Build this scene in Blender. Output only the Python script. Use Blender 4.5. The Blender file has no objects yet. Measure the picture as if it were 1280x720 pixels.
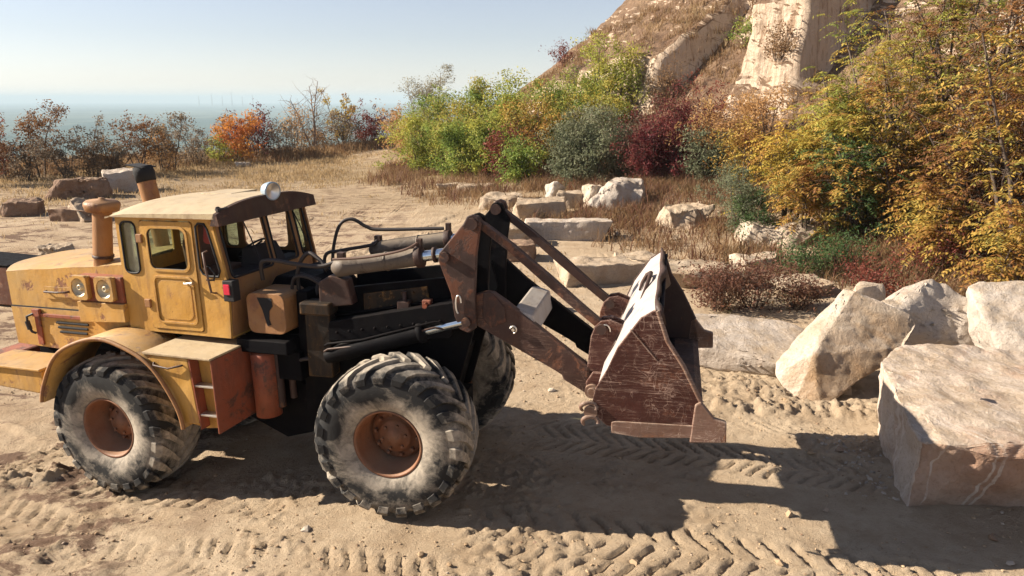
import bpy, bmesh, math, random
import numpy as np
from mathutils import Vector, Matrix, noise
from mathutils.geometry import tessellate_polygon

R = math.radians
random.seed(7)
rng = np.random.default_rng(7)
SC = bpy.context.scene
COL = SC.collection

# ------------------------------------------------------------------ camera, world, sun
TH = math.atan(236 / 950)
CAMH = 4.3
cam = bpy.data.cameras.new('camera')
cam.sensor_width = 36
cam.lens = 950 / 1280 * 36
cam.clip_end = 60000
cam.clip_start = 0.1
co = bpy.data.objects.new('camera', cam)
co.location = (0, 0, CAMH)
co.rotation_euler = (math.pi / 2 - TH, 0, 0)
COL.objects.link(co)
SC.camera = co

SUN_EL = R(30)
SUN_AZ = R(176)          # direction towards the sun, measured from +x towards +y
w = bpy.data.worlds.new('World')
SC.world = w
w.use_nodes = True
nt = w.node_tree
sky = nt.nodes.new('ShaderNodeTexSky')
sky.sky_type = 'NISHITA'
sky.sun_disc = False
sky.sun_elevation = SUN_EL
sky.sun_rotation = R(90) - SUN_AZ
sky.altitude = 100
sky.air_density = 1.0
sky.dust_density = 0.08
sky.ozone_density = 1.5
bg = nt.nodes['Background']
bg.inputs['Strength'].default_value = 0.05
hsv = nt.nodes.new('ShaderNodeHueSaturation')
hsv.inputs['Saturation'].default_value = 0.62
nt.links.new(sky.outputs[0], hsv.inputs['Color'])
tint = nt.nodes.new('ShaderNodeMix'); tint.data_type = 'RGBA'; tint.blend_type = 'MULTIPLY'
tint.inputs['Factor'].default_value = 1.0
tint.inputs['B'].default_value = (1.0, 0.96, 1.03, 1)
nt.links.new(hsv.outputs[0], tint.inputs['A'])
nt.links.new(tint.outputs['Result'], bg.inputs['Color'])

sl = bpy.data.lights.new('sun', 'SUN')
sl.energy = 5.0
sl.angle = R(0.5)
sl.color = (1.0, 0.89, 0.74)
so = bpy.data.objects.new('sun', sl)
d = Vector((math.cos(SUN_EL) * math.cos(SUN_AZ), math.cos(SUN_EL) * math.sin(SUN_AZ), math.sin(SUN_EL)))
so.rotation_euler = d.to_track_quat('Z', 'Y').to_euler()
so.location = (-20, 0, 30)
COL.objects.link(so)

SC.view_settings.view_transform = 'Standard'
SC.view_settings.look = 'None'
SC.view_settings.exposure = 1.36
SC.view_settings.gamma = 1
SC.cycles.max_bounces = 5
SC.cycles.diffuse_bounces = 2
SC.cycles.glossy_bounces = 2
SC.cycles.transparent_max_bounces = 8
SC.cycles.volume_bounces = 0

# ------------------------------------------------------------------ materials
class NB:
    def __init__(s, name):
        s.m = bpy.data.materials.new(name)
        s.m.use_nodes = True
        s.t = s.m.node_tree
        s.bsdf = s.t.nodes['Principled BSDF']
        s.out = s.t.nodes['Material Output']
        s.tc = s.t.nodes.new('ShaderNodeTexCoord')
    def n(s, kind, **k):
        nd = s.t.nodes.new(kind)
        for a, b in k.items():
            setattr(nd, a, b)
        return nd
    def l(s, a, b):
        s.t.links.new(a, b)
    def noise(s, scale, detail=4, rough=0.6, vec=None, stretch=None, dist=0):
        nd = s.n('ShaderNodeTexNoise')
        nd.inputs['Scale'].default_value = scale
        nd.inputs['Detail'].default_value = detail
        nd.inputs['Roughness'].default_value = rough
        nd.inputs['Distortion'].default_value = dist
        v = vec or s.tc.outputs['Object']
        if stretch:
            mp = s.n('ShaderNodeMapping')
            mp.inputs['Scale'].default_value = stretch
            s.l(v, mp.inputs['Vector'])
            v = mp.outputs[0]
        s.l(v, nd.inputs['Vector'])
        return nd.outputs['Fac']
    def ramp(s, fac, stops):
        r = s.n('ShaderNodeValToRGB')
        el = r.color_ramp.elements
        while len(el) > 1:
            el.remove(el[-1])
        for i, (p, c) in enumerate(stops):
            e = el[0] if i == 0 else el.new(p)
            e.position = p
            if not hasattr(c, '__len__'):
                c = (c, c, c)
            e.color = (*c, 1)
        s.l(fac, r.inputs['Fac'])
        return r.outputs['Color']
    def mix(s, fac, a, b, mode='MIX'):
        m = s.n('ShaderNodeMix', data_type='RGBA', blend_type=mode)
        for sock, v in ((m.inputs['Factor'], fac), (m.inputs['A'], a), (m.inputs['B'], b)):
            if hasattr(v, 'is_linked'):
                s.l(v, sock)
            elif hasattr(v, '__len__'):
                sock.default_value = (*v, 1)
            else:
                sock.default_value = v
        return m.outputs['Result']
    def math(s, op, a, b=0.0):
        m = s.n('ShaderNodeMath', operation=op)
        for i, v in enumerate((a, b)):
            if hasattr(v, 'is_linked'):
                s.l(v, m.inputs[i])
            else:
                m.inputs[i].default_value = v
        return m.outputs[0]
    def bump(s, h, strength=0.3, dist=0.02):
        b = s.n('ShaderNodeBump')
        b.inputs['Strength'].default_value = strength
        b.inputs['Distance'].default_value = dist
        s.l(h, b.inputs['Height'])
        s.l(b.outputs[0], s.bsdf.inputs['Normal'])
    def done(s, col, rough=0.7, metal=0.0, spec=0.4):
        for k, v in (('Base Color', col), ('Roughness', rough), ('Metallic', metal)):
            i = s.bsdf.inputs[k]
            if hasattr(v, 'is_linked'):
                s.l(v, i)
            elif hasattr(v, '__len__'):
                i.default_value = (*v, 1)
            else:
                i.default_value = v
        s.bsdf.inputs['Specular IOR Level'].default_value = spec
        return s.m

def worn(name, base, base2, rust, rust_amt, dust=(0.31, 0.245, 0.17), dust_amt=0.3, rough=0.55, metal=0.0, scratch=None, spec=0.4):
    b = NB(name)
    n1 = b.noise(1.7, 4)
    c = b.mix(b.ramp(n1, [(0.35, 0), (0.7, 1)]), base, base2)
    # vertical streaks of grime
    n2 = b.noise(5.0, 6, 0.65, stretch=(1.2, 1.2, 0.28))
    c = b.mix(b.math('MULTIPLY', b.ramp(n2, [(0.50, 0), (0.72, 1)]), 0.5), c, tuple(x * 0.6 for x in rust))
    # runs of rust below seams, only on upright faces
    ge = b.n('ShaderNodeNewGeometry'); se = b.n('ShaderNodeSeparateXYZ'); b.l(ge.outputs['Normal'], se.inputs[0])
    side = b.ramp(b.math('ABSOLUTE', se.outputs['Z']), [(0.2, 1), (0.5, 0)])
    n6 = b.noise(9.0, 3, 0.6, stretch=(1.0, 1.0, 0.14))
    pt = b.ramp(b.noise(1.3, 3), [(0.5, 0), (0.62, 1)])
    c = b.mix(b.math('MULTIPLY', b.math('MULTIPLY', b.math('MULTIPLY', b.ramp(n6, [(0.58, 0), (0.70, 1)]), 0.6), side), pt), c, tuple(x * 0.9 for x in rust))
    # worn edges
    bv = b.n('ShaderNodeBevel'); bv.samples = 3; bv.inputs['Radius'].default_value = 0.022
    dp_ = b.n('ShaderNodeVectorMath', operation='DOT_PRODUCT'); b.l(bv.outputs[0], dp_.inputs[0]); b.l(ge.outputs['Normal'], dp_.inputs[1])
    ew = b.math('MULTIPLY', b.ramp(dp_.outputs['Value'], [(0.90, 1), (0.985, 0)]), b.ramp(b.noise(12, 6, 0.75), [(0.42, 0), (0.58, 0.85)]))
    c = b.mix(ew, c, tuple(x * 0.75 for x in rust) if not scratch else tuple(x * 0.8 for x in scratch))
    n3 = b.noise(3.2, 9, 0.72, dist=0.3)
    t = 0.74 - rust_amt * 0.42
    rf = b.ramp(n3, [(t - 0.03, 0), (t + 0.03, 1)])
    rc = b.mix(b.noise(14, 6), tuple(x * 0.5 for x in rust), tuple(min(1, x * 1.5) for x in rust))
    c = b.mix(rf, c, rc)
    # small chips
    n4 = b.noise(26, 5, 0.7)
    c = b.mix(b.ramp(n4, [(0.655, 0), (0.69, 0.9)]), c, tuple(x * 0.6 for x in rust))
    if scratch:
        pm_ = b.ramp(b.noise(2.4, 3, 0.6), [(0.42, 0.05), (0.62, 1)])
        for sc_, st_, ds_, lv in ((3.0, (0.45, 1.0, 7.0), 0.35, 0.53), (5.0, (0.5, 1.0, 10.0), 0.6, 0.47), (2.6, (2.6, 1.0, 1.3), 1.4, 0.56)):
            w_ = b.noise(sc_, 3, 0.55, stretch=st_, dist=ds_)
            c = b.mix(b.math('MULTIPLY', b.ramp(w_, [(lv - 0.012, 0), (lv, 0.8), (lv + 0.012, 0)]), pm_), c, scratch)
    # dust lies on faces that look up
    geo = b.n('ShaderNodeNewGeometry')
    sep = b.n('ShaderNodeSeparateXYZ')
    b.l(geo.outputs['Normal'], sep.inputs[0])
    up = b.ramp(sep.outputs['Z'], [(0.35, 0), (0.95, 1)])
    dn = b.ramp(b.noise(2.6, 7, 0.7), [(0.3, 0.35), (0.65, 1)])
    df = b.math('MULTIPLY', b.math('MULTIPLY', up, dn), min(1, dust_amt * 2.2))
    df2 = b.math('MULTIPLY', b.ramp(b.noise(3.5, 8, 0.7), [(0.45, 0), (0.75, 1)]), dust_amt)
    c = b.mix(b.math('MAXIMUM', df, df2), c, dust)
    b.bump(b.math('ADD', b.math('MULTIPLY', rf, -0.4), b.math('ADD', b.math('MULTIPLY', b.noise(9, 7, 0.7), 1.0), b.math('MULTIPLY', b.noise(2.2, 2, 0.5), 2.5))), 0.42, 0.014)
    rr = b.ramp(b.noise(6, 5), [(0.3, rough - 0.1), (0.7, min(1, rough + 0.2))])
    return b.done(c, rr, metal, spec)

M = {}
RUST = (0.20, 0.085, 0.040)
M['yellow'] = worn('yellow_paint', (0.46, 0.235, 0.042), (0.50, 0.285, 0.065), RUST, 0.22, dust_amt=0.14, rough=0.5)
M['hoodyellow'] = worn('yellow_hood_paint', (0.47, 0.25, 0.05), (0.45, 0.27, 0.08), RUST, 0.34, dust_amt=0.28, rough=0.6)
M['orange'] = worn('orange_brown_paint', (0.31, 0.15, 0.052), (0.25, 0.115, 0.042), RUST, 0.38, dust_amt=0.14, rough=0.6)
M['cream'] = worn('cream_roof_paint', (0.46, 0.36, 0.21), (0.40, 0.31, 0.18), RUST, 0.12, dust=(0.40, 0.32, 0.22), dust_amt=0.3)
M['redrust'] = worn('red_rust_panel', (0.30, 0.075, 0.032), (0.22, 0.06, 0.03), (0.10, 0.04, 0.025), 0.42, dust_amt=0.10)
M['brown'] = worn('dark_brown_metal', (0.040, 0.017, 0.013), (0.03, 0.014, 0.011), (0.11, 0.045, 0.022), 0.32, dust_amt=0.05)
M['towerrust'] = worn('rusty_lever_paint', (0.09, 0.030, 0.015), (0.13, 0.045, 0.02), (0.035, 0.016, 0.012), 0.62, dust_amt=0.04)
M['black'] = worn('greasy_black_metal', (0.0035, 0.0035, 0.005), (0.006, 0.0055, 0.0065), (0.014, 0.009, 0.008), 0.25, dust_amt=0.008, rough=0.65, spec=0.07)  # black metal, coloured darker still to deepen the shade on these parts
M['grease'] = worn('grease_and_yellow_patch', (0.012, 0.010, 0.009), (0.02, 0.014, 0.01), (0.20, 0.10, 0.03), 0.30, dust_amt=0.02, spec=0.2)
M['armbrown'] = worn('brown_boom_paint', (0.048, 0.020, 0.015), (0.036, 0.016, 0.012), (0.13, 0.05, 0.025), 0.45, dust_amt=0.05, scratch=(0.24, 0.16, 0.12))
M['bucket'] = worn('scratched_maroon_bucket_steel', (0.060, 0.017, 0.012), (0.040, 0.013, 0.010), (0.10, 0.035, 0.02), 0.38, dust_amt=0.03, scratch=(0.42, 0.29, 0.23), rough=0.55, spec=0.25)
M['baresteel'] = worn('scraped_pale_steel', (0.44, 0.39, 0.365), (0.35, 0.30, 0.28), (0.17, 0.085, 0.06), 0.28, dust=(0.45, 0.39, 0.34), dust_amt=0.3, rough=0.5)
M['insidesteel'] = worn('dark_bucket_inside', (0.012, 0.008, 0.008), (0.008, 0.006, 0.007), (0.025, 0.012, 0.009), 0.25, dust_amt=0.01, rough=0.6, scratch=(0.10, 0.07, 0.07), spec=0.15)
M['edge'] = worn('worn_cutting_edge_steel', (0.17, 0.095, 0.07), (0.12, 0.065, 0.045), RUST, 0.35, dust_amt=0.18, scratch=(0.50, 0.38, 0.30))
M['palebeam'] = worn('pale_grey_beam_paint', (0.42, 0.40, 0.38), (0.34, 0.32, 0.30), RUST, 0.2, dust_amt=0.3)
M['rim'] = worn('rust_orange_rim_paint', (0.238, 0.095, 0.042), (0.175, 0.070, 0.035), (0.070, 0.035, 0.025), 0.25, dust=(0.315, 0.231, 0.154), dust_amt=0.3)
M['cyl'] = worn('grey_beige_cylinder_paint', (0.10, 0.078, 0.062), (0.075, 0.058, 0.046), (0.035, 0.02, 0.015), 0.35, dust_amt=0.30)
M['rustbox'] = worn('rusted_sheet', (0.124, 0.040, 0.019), (0.091, 0.033, 0.018), (0.182, 0.078, 0.039), 0.35, dust_amt=0.1)

def plain(name, c, rough=0.6, metal=0.0, var=0.25, spec=0.4):
    b = NB(name)
    col = b.mix(b.noise(6, 5), tuple(x * (1 - var) for x in c), tuple(min(1, x * (1 + var)) for x in c))
    return b.done(col, rough, metal, spec)
M['chrome'] = plain('sky_tinted_chrome_rod', (0.55, 0.62, 0.68), 0.18, 1.0, 0.1)  # blue tint paints the mirrored sky into the rod colour
M['rubberhose'] = plain('black_hose_rubber', (0.03, 0.022, 0.02), 0.6)
M['copper'] = plain('brown_pipe', (0.12, 0.07, 0.05), 0.5)
M['seal'] = plain('window_seal_rubber', (0.012, 0.011, 0.012), 0.7)
M['interior'] = plain('dark_cab_lining', (0.03, 0.024, 0.024), 0.8)
M['seat'] = plain('worn_brown_seat_cover', (0.16, 0.08, 0.05), 0.8)
M['thinred'] = plain('faded_red', (0.30, 0.06, 0.05), 0.9)
M['silver'] = plain('worn_bright_metal', (0.62, 0.58, 0.52), 0.35, 0.8)
M['lampblue'] = plain('pale_blue_lamp_housing', (0.30, 0.38, 0.45), 0.4, 0.3)
M['redlens'] = plain('red_lens', (0.55, 0.03, 0.06), 0.2)
M['soot'] = plain('soot_black', (0.012, 0.012, 0.014), 0.9)
b = NB('reflector')
M['reflector'] = b.done((0.50, 0.42, 0.28), 0.45, 0.5)
b = NB('window_glass')
b.bsdf.inputs['Transmission Weight'].default_value = 0.0
g = b.n('ShaderNodeBsdfTransparent'); g.inputs[0].default_value = (0.74, 0.84, 0.74, 1)
gl = b.n('ShaderNodeBsdfGlossy'); gl.inputs['Roughness'].default_value = 0.08
df = b.n('ShaderNodeBsdfDiffuse'); df.inputs[0].default_value = (0.45, 0.42, 0.33, 1)
m1 = b.n('ShaderNodeMixShader'); m1.inputs[0].default_value = 0.10
b.l(g.outputs[0], m1.inputs[1]); b.l(gl.outputs[0], m1.inputs[2])
m2 = b.n('ShaderNodeMixShader'); b.l(b.ramp(b.noise(5, 6), [(0.4, 0.08), (0.7, 0.3)]), m2.inputs[0])
b.l(m1.outputs[0], m2.inputs[1]); b.l(df.outputs[0], m2.inputs[2])
b.l(m2.outputs[0], b.out.inputs['Surface'])
M['glass'] = b.m

# tyre rubber: black with patches of pale dust on the sidewall, dust by place not by light
def tyre_mat(name, dustc, amt):
    b = NB(name)
    v = b.tc.outputs['Object']
    sep = b.n('ShaderNodeSeparateXYZ'); b.l(v, sep.inputs[0])
    r2 = b.math('SQRT', b.math('ADD', b.math('POWER', sep.outputs['X'], 2.0), b.math('POWER', sep.outputs['Z'], 2.0)))
    near = b.ramp(r2, [(0.36, 0.95), (0.47, 0.85), (0.57, 0.30), (0.68, 0.08), (0.80, 0.15), (0.85, 0.80)])
    n = b.noise(2.2, 8, 0.68, dist=0.4)
    f = b.math('ADD', b.math('MULTIPLY', near, 0.55), b.math('MULTIPLY', b.ramp(n, [(0.38, 0), (0.62, 1)]), 0.6))
    f = b.ramp(f, [(0.32, 0), (0.72, 1)])
    streak = b.noise(11, 6, 0.7, dist=0.8)
    f = b.math('MULTIPLY', f, b.ramp(streak, [(0.3, 0.45), (0.62, 1)]))
    c = b.mix(b.noise(9, 5), (0.012, 0.012, 0.013), (0.03, 0.029, 0.028))
    c = b.mix(b.math('MULTIPLY', f, amt), c, dustc)
    b.bump(b.noise(16, 7, 0.7), 0.4, 0.01)
    return b.done(c, 0.85, 0, 0.25)
M['tyre'] = tyre_mat('dusty_tyre_rubber', (0.40, 0.345, 0.275), 0.9)

# rock
def rock_mat(name, a, bb, stain, amt=0.4, streak=0.0, cut=None):
    b = NB(name)
    n1 = b.noise(0.9, 6, 0.6)
    c = b.mix(b.ramp(n1, [(0.35, 0), (0.65, 1)]), a, bb)
    if cut:      # faces turned to the front take a darker, warmer colour, in patches
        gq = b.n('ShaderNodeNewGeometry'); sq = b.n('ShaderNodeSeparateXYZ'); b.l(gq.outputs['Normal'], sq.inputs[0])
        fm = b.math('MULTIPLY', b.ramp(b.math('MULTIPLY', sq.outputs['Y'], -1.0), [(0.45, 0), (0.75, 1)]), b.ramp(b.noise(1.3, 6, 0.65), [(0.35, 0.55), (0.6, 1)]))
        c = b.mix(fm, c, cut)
    n2 = b.noise(1.6, 9, 0.7, dist=0.6)
    c = b.mix(b.math('MULTIPLY', b.ramp(n2, [(0.5, 0), (0.68, 1)]), amt), c, stain)
    n3 = b.noise(22, 8, 0.75)
    c = b.mix(b.ramp(n3, [(0.30, 0.45), (0.5, 0)]), c, tuple(x * 0.45 for x in stain))
    if streak:
        sp_ = b.n('ShaderNodeSeparateXYZ'); b.l(b.tc.outputs['Object'], sp_.inputs[0])
        w1 = b.math('ADD', b.math('MULTIPLY', sp_.outputs['X'], 1.0), b.math('MULTIPLY', sp_.outputs['Y'], 0.55))
        n1d = b.n('ShaderNodeTexNoise', noise_dimensions='1D'); n1d.inputs['Scale'].default_value = 5.5; n1d.inputs['Detail'].default_value = 0
        b.l(b.math('ADD', w1, b.math('MULTIPLY', b.noise(3, 3), 0.05)), n1d.inputs['W'])
        n5 = n1d.outputs['Fac']
        c = b.mix(b.math('MULTIPLY', b.math('MULTIPLY', b.ramp(n5, [(0.55, 0), (0.57, 1), (0.63, 1), (0.65, 0)]), b.ramp(b.noise(4, 6, 0.7), [(0.38, 0.15), (0.55, 1)])), streak), c, (0.62, 0.53, 0.45))
    geo = b.n('ShaderNodeNewGeometry')
    sep = b.n('ShaderNodeSeparateXYZ'); b.l(geo.outputs['Normal'], sep.inputs[0])
    up = b.math('MULTIPLY', b.ramp(sep.outputs['Z'], [(0.55, 0), (0.95, 1)]), b.ramp(b.noise(2.2, 9, 0.75), [(0.42, 0), (0.62, 0.75)]))
    c = b.mix(up, c, (0.32, 0.235, 0.15))
    h = b.math('ADD', b.math('MULTIPLY', b.noise(4, 10, 0.68), 1.2), b.math('MULTIPLY', n3, 0.5))
    b.bump(h, 1.0, 0.06)
    return b.done(c, 0.9, 0, 0.15)
M['whiterock'] = rock_mat('white_limestone', (0.502, 0.441, 0.380), (0.426, 0.365, 0.304), (0.319, 0.205, 0.129), 0.35)
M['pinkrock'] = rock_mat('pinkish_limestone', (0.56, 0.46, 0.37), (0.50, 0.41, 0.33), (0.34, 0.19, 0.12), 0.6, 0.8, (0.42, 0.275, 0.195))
M['tanrock'] = rock_mat('tan_limestone', (0.50, 0.41, 0.32), (0.47, 0.385, 0.295), (0.27, 0.17, 0.10), 0.4)
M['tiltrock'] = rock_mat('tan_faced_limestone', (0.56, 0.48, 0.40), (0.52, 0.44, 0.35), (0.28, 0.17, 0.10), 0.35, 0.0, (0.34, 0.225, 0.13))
M['palerock'] = rock_mat('pale_weathered_limestone', (0.441, 0.357, 0.266), (0.380, 0.289, 0.205), (0.228, 0.144, 0.091), 0.55)
M['brownrock'] = rock_mat('brown_weathered_stone', (0.198, 0.122, 0.084), (0.258, 0.175, 0.122), (0.122, 0.068, 0.046), 0.5)
M['drillrock'] = rock_mat('drilled_white_limestone', (0.471, 0.403, 0.342), (0.441, 0.380, 0.319), (0.304, 0.205, 0.137), 0.3, 0.4)

def leaf_mat(name, cols, scale=0.7, trans=0.42):
    b = NB(name)
    geo = b.n('ShaderNodeNewGeometry')
    n = b.noise(scale, 3, 0.6)
    rnd = geo.outputs['Random Per Island']
    f = b.math('ADD', b.math('MULTIPLY', b.ramp(n, [(0.3, 0), (0.7, 1)]), 0.7), b.math('MULTIPLY', rnd, 0.3))
    k = len(cols)
    c = b.ramp(f, [(0.08 + 0.84 * i / max(1, k - 1), cols[i]) for i in range(k)])
    c = b.mix(b.math('MULTIPLY', rnd, 0.35), c, tuple(x * 0.5 for x in cols[0]))
    b.done(c, 0.65, 0, 0.25)
    tr = b.n('ShaderNodeBsdfTranslucent'); b.l(c, tr.inputs[0])
    mx = b.n('ShaderNodeMixShader'); mx.inputs[0].default_value = trans
    b.l(b.bsdf.outputs[0], mx.inputs[1]); b.l(tr.outputs[0], mx.inputs[2])
    b.l(mx.outputs[0], b.out.inputs['Surface'])
    return b.m
L = {
 'green': [(0.075, 0.12, 0.03), (0.18, 0.26, 0.05), (0.30, 0.36, 0.07), (0.42, 0.36, 0.08), (0.30, 0.18, 0.06)],
 'yellowgreen': [(0.14, 0.19, 0.04), (0.32, 0.36, 0.07), (0.50, 0.45, 0.08), (0.46, 0.29, 0.07)],
 'gold': [(0.18, 0.18, 0.04), (0.42, 0.31, 0.05), (0.58, 0.42, 0.08), (0.50, 0.25, 0.05), (0.24, 0.10, 0.04)],
 'goldgreen': [(0.10, 0.15, 0.035), (0.28, 0.30, 0.06), (0.52, 0.40, 0.08), (0.44, 0.23, 0.05)],
 'deepgreen': [(0.035, 0.06, 0.025), (0.06, 0.11, 0.035), (0.11, 0.17, 0.05), (0.14, 0.13, 0.05)],
 'rustgold': [(0.14, 0.055, 0.025), (0.32, 0.15, 0.04), (0.56, 0.38, 0.08), (0.22, 0.24, 0.06), (0.30, 0.11, 0.04)],
 'rustbrown': [(0.09, 0.04, 0.022), (0.18, 0.08, 0.035), (0.30, 0.15, 0.05), (0.15, 0.06, 0.03)],
 'burgundy': [(0.06, 0.012, 0.016), (0.14, 0.022, 0.028), (0.22, 0.06, 0.05), (0.13, 0.08, 0.05), (0.16, 0.16, 0.09)],
 'redbrown': [(0.138, 0.046, 0.034), (0.253, 0.069, 0.046), (0.345, 0.115, 0.057)],
 'silver': [(0.11, 0.13, 0.075), (0.19, 0.21, 0.12), (0.27, 0.27, 0.16), (0.16, 0.12, 0.08)],
 'grey': [(0.230, 0.207, 0.149), (0.322, 0.299, 0.207), (0.414, 0.380, 0.253)],
 'greybrown': [(0.161, 0.115, 0.081), (0.230, 0.172, 0.115), (0.310, 0.230, 0.138)],
 'orange': [(0.460, 0.115, 0.046), (0.600, 0.253, 0.046), (0.600, 0.345, 0.069)],
 'peach': [(0.345, 0.184, 0.081), (0.517, 0.299, 0.115), (0.575, 0.391, 0.172)],
 'dryweed': [(0.184, 0.103, 0.057), (0.299, 0.184, 0.092), (0.414, 0.287, 0.149)],
 'drygrass': [(0.345, 0.241, 0.127), (0.460, 0.333, 0.184), (0.552, 0.425, 0.241)],
 'purpleweed': [(0.115, 0.052, 0.040), (0.196, 0.092, 0.057), (0.115, 0.115, 0.052)],
}
for k in list(L):
    M['leaf_' + k] = leaf_mat('leaves_' + k, L[k])
M['bark'] = plain('grey_brown_bark', (0.09, 0.065, 0.05), 0.9, 0, 0.4)
M['barepale'] = plain('pale_bare_twigs', (0.20, 0.15, 0.12), 0.9, 0, 0.3)

# ------------------------------------------------------------------ mesh helpers
class MB:
    def __init__(s):
        s.v = []; s.f = []; s.sm = []
    def add(s, vs, fs, smooth=False):
        o = len(s.v)
        s.v += [tuple(map(float, p)) for p in vs]
        s.f += [tuple(o + i for i in f) for f in fs]
        s.sm += [smooth] * len(fs)
        return s
    def box(s, x0, x1, y0, y1, z0, z1):
        v = [(x, y, z) for x in (x0, x1) for y in (y0, y1) for z in (z0, z1)]
        return s.add(v, [(0, 1, 3, 2), (4, 6, 7, 5), (0, 4, 5, 1), (2, 3, 7, 6), (0, 2, 6, 4), (1, 5, 7, 3)])
    def hexa(s, b4, t4):
        return s.add(list(b4) + list(t4), [(3, 2, 1, 0), (4, 5, 6, 7)] + [(i, (i + 1) % 4, 4 + (i + 1) % 4, 4 + i) for i in range(4)])
    def prism(s, poly, y0, y1):
        n = len(poly)
        tr = tessellate_polygon([[Vector((x, z, 0)) for x, z in poly]])
        v = [(x, y0, z) for x, z in poly] + [(x, y1, z) for x, z in poly]
        f = [tuple(t) for t in tr] + [tuple(n + i for i in reversed(t)) for t in tr]
        f += [(i, (i + 1) % n, n + (i + 1) % n, n + i) for i in range(n)]
        return s.add(v, f)
    def tube(s, pts, r, n=8, closed=False, smooth=True):
        P = [Vector(p) for p in pts]
        m = len(P)
        rs = r if hasattr(r, '__len__') else [r] * m
        up = None
        vs = []
        for i in range(m):
            a = P[max(0, i - 1)]; b_ = P[min(m - 1, i + 1)]
            t = (b_ - a).normalized() if (b_ - a).length > 1e-9 else Vector((0, 0, 1))
            if up is None:
                up = Vector((0, 0, 1)) if abs(t.z) < 0.9 else Vector((1, 0, 0))
            x = t.cross(up).normalized(); yv = x.cross(t).normalized(); up = yv
            for k in range(n):
                an = 2 * math.pi * k / n
                vs.append(P[i] + (x * math.cos(an) + yv * math.sin(an)) * rs[i])
        fs = [(i * n + k, i * n + (k + 1) % n, (i + 1) * n + (k + 1) % n, (i + 1) * n + k) for i in range(m - 1) for k in range(n)]
        s.add(vs, fs, smooth)
        s.add(vs[:n], [tuple(range(n - 1, -1, -1))]); s.add(vs[-n:], [tuple(range(n))])
        return s
    def lathe(s, prof, c, ax, n=32, smooth=True, closed=False):
        # prof: list of (axial, radius); c origin; ax axis
        ax = Vector(ax).normalized()
        u = ax.cross(Vector((0, 0, 1)) if abs(ax.z) < 0.9 else Vector((1, 0, 0))).normalized()
        v_ = ax.cross(u)
        c = Vector(c)
        vs = [c + ax * a + (u * math.cos(2 * math.pi * k / n) + v_ * math.sin(2 * math.pi * k / n)) * r for a, r in prof for k in range(n)]
        m = len(prof)
        fs = [(i * n + k, i * n + (k + 1) % n, (i + 1) * n + (k + 1) % n, (i + 1) * n + k) for i in range(m - 1) for k in range(n)]
        s.add(vs, fs, smooth)
        return s
    def panel(s, outer, holes, y, th, toward=-1):
        # flat sheet in the xz plane at y with holes, given thickness; map by caller
        rings = [outer] + holes
        tr = tessellate_polygon([[Vector((x, z, 0)) for x, z in r] for r in rings])
        flat = [p for r in rings for p in r]
        n = len(flat)
        v = [(x, y, z) for x, z in flat] + [(x, y + th, z) for x, z in flat]
        f = [tuple(t) for t in tr] + [tuple(n + i for i in reversed(t)) for t in tr]
        o = 0
        for r in rings:
            m = len(r)
            f += [(o + i, o + (i + 1) % m, n + o + (i + 1) % m, n + o + i) for i in range(m)]
            o += m
        return s.add(v, f)
    def remap(s, fn):
        s.v = [tuple(fn(*p)) for p in s.v]
        return s
    def mesh(s, name):
        me = bpy.data.meshes.new(name)
        me.from_pydata(s.v, [], s.f)
        me.polygons.foreach_set('use_smooth', s.sm)
        me.update()
        return me

def fixn(me):
    bm = bmesh.new(); bm.from_mesh(me)
    bmesh.ops.recalc_face_normals(bm, faces=bm.faces)
    bm.to_mesh(me); bm.free()

def rrect(x0, x1, z0, z1, r=0.06, n=5, shift_top=0.0):
    pts = []
    for cx, cz, a0 in ((x1 - r, z1 - r, 0), (x0 + r, z1 - r, 90), (x0 + r, z0 + r, 180), (x1 - r, z0 + r, 270)):
        for k in range(n):
            a = R(a0 + 90 * k / (n - 1))
            x = cx + r * math.cos(a); z = cz + r * math.sin(a)
            pts.append((x + shift_top * (z - z0) / (z1 - z0), z))
    return pts

def frame(yaw, pitch, anchor, av):
    y, p = R(yaw), R(pitch)
    ex = Vector((math.cos(y) * math.cos(p), math.sin(y) * math.cos(p), math.sin(p)))
    ey = Vector((-math.sin(y), math.cos(y), 0))
    ez = ex.cross(ey)
    m3 = Matrix((ex, ey, ez)).transposed()
    o = Vector(anchor) - m3 @ Vector(av)
    return Matrix.Translation(o) @ m3.to_4x4()
FF = frame(-12, 0, (-1.30, 7.30, 0.80), (0, -1.3, 0.85))        # front half: origin under the front axle
FR = frame(-18.5, 1.5, (-4.82, 8.40, 0.485), (0, -1.3, 0.85))   # rear half: origin under the rear axle

def link(name, data, mat=None, parent=None, world=None, kind=None, bevel=0, label=None):
    o = bpy.data.objects.new(name, data)
    COL.objects.link(o)
    if mat is not None:
        data.materials.append(mat)
    if parent is not None:
        o.parent = parent
    mw = world if world is not None else Matrix.Identity(4)
    if parent is not None:
        pm = PM.get(parent.name, Matrix.Identity(4))
        o.matrix_basis = pm.inverted() @ mw
    else:
        o.matrix_basis = mw
    PM[o.name] = mw
    if kind: o['kind'] = kind
    if label: o['label'] = label
    if bevel:
        bv = o.modifiers.new('bevel', 'BEVEL')
        bv.width = bevel; bv.segments = 2; bv.limit_method = 'ANGLE'; bv.angle_limit = R(40)
    return o
PM = {}
def tag(o, label, cat, group=None, kind=None):
    o['label'] = label; o['category'] = cat
    if group: o['group'] = group
    if kind: o['kind'] = kind
    return o
def build(name, mb, mat, parent=None, world=None, bevel=0, kind=None, label=None):
    me = mb.mesh(name)
    fixn(me)
    return link(name, me, M[mat] if isinstance(mat, str) else mat, parent, world, kind, bevel, label)

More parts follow.
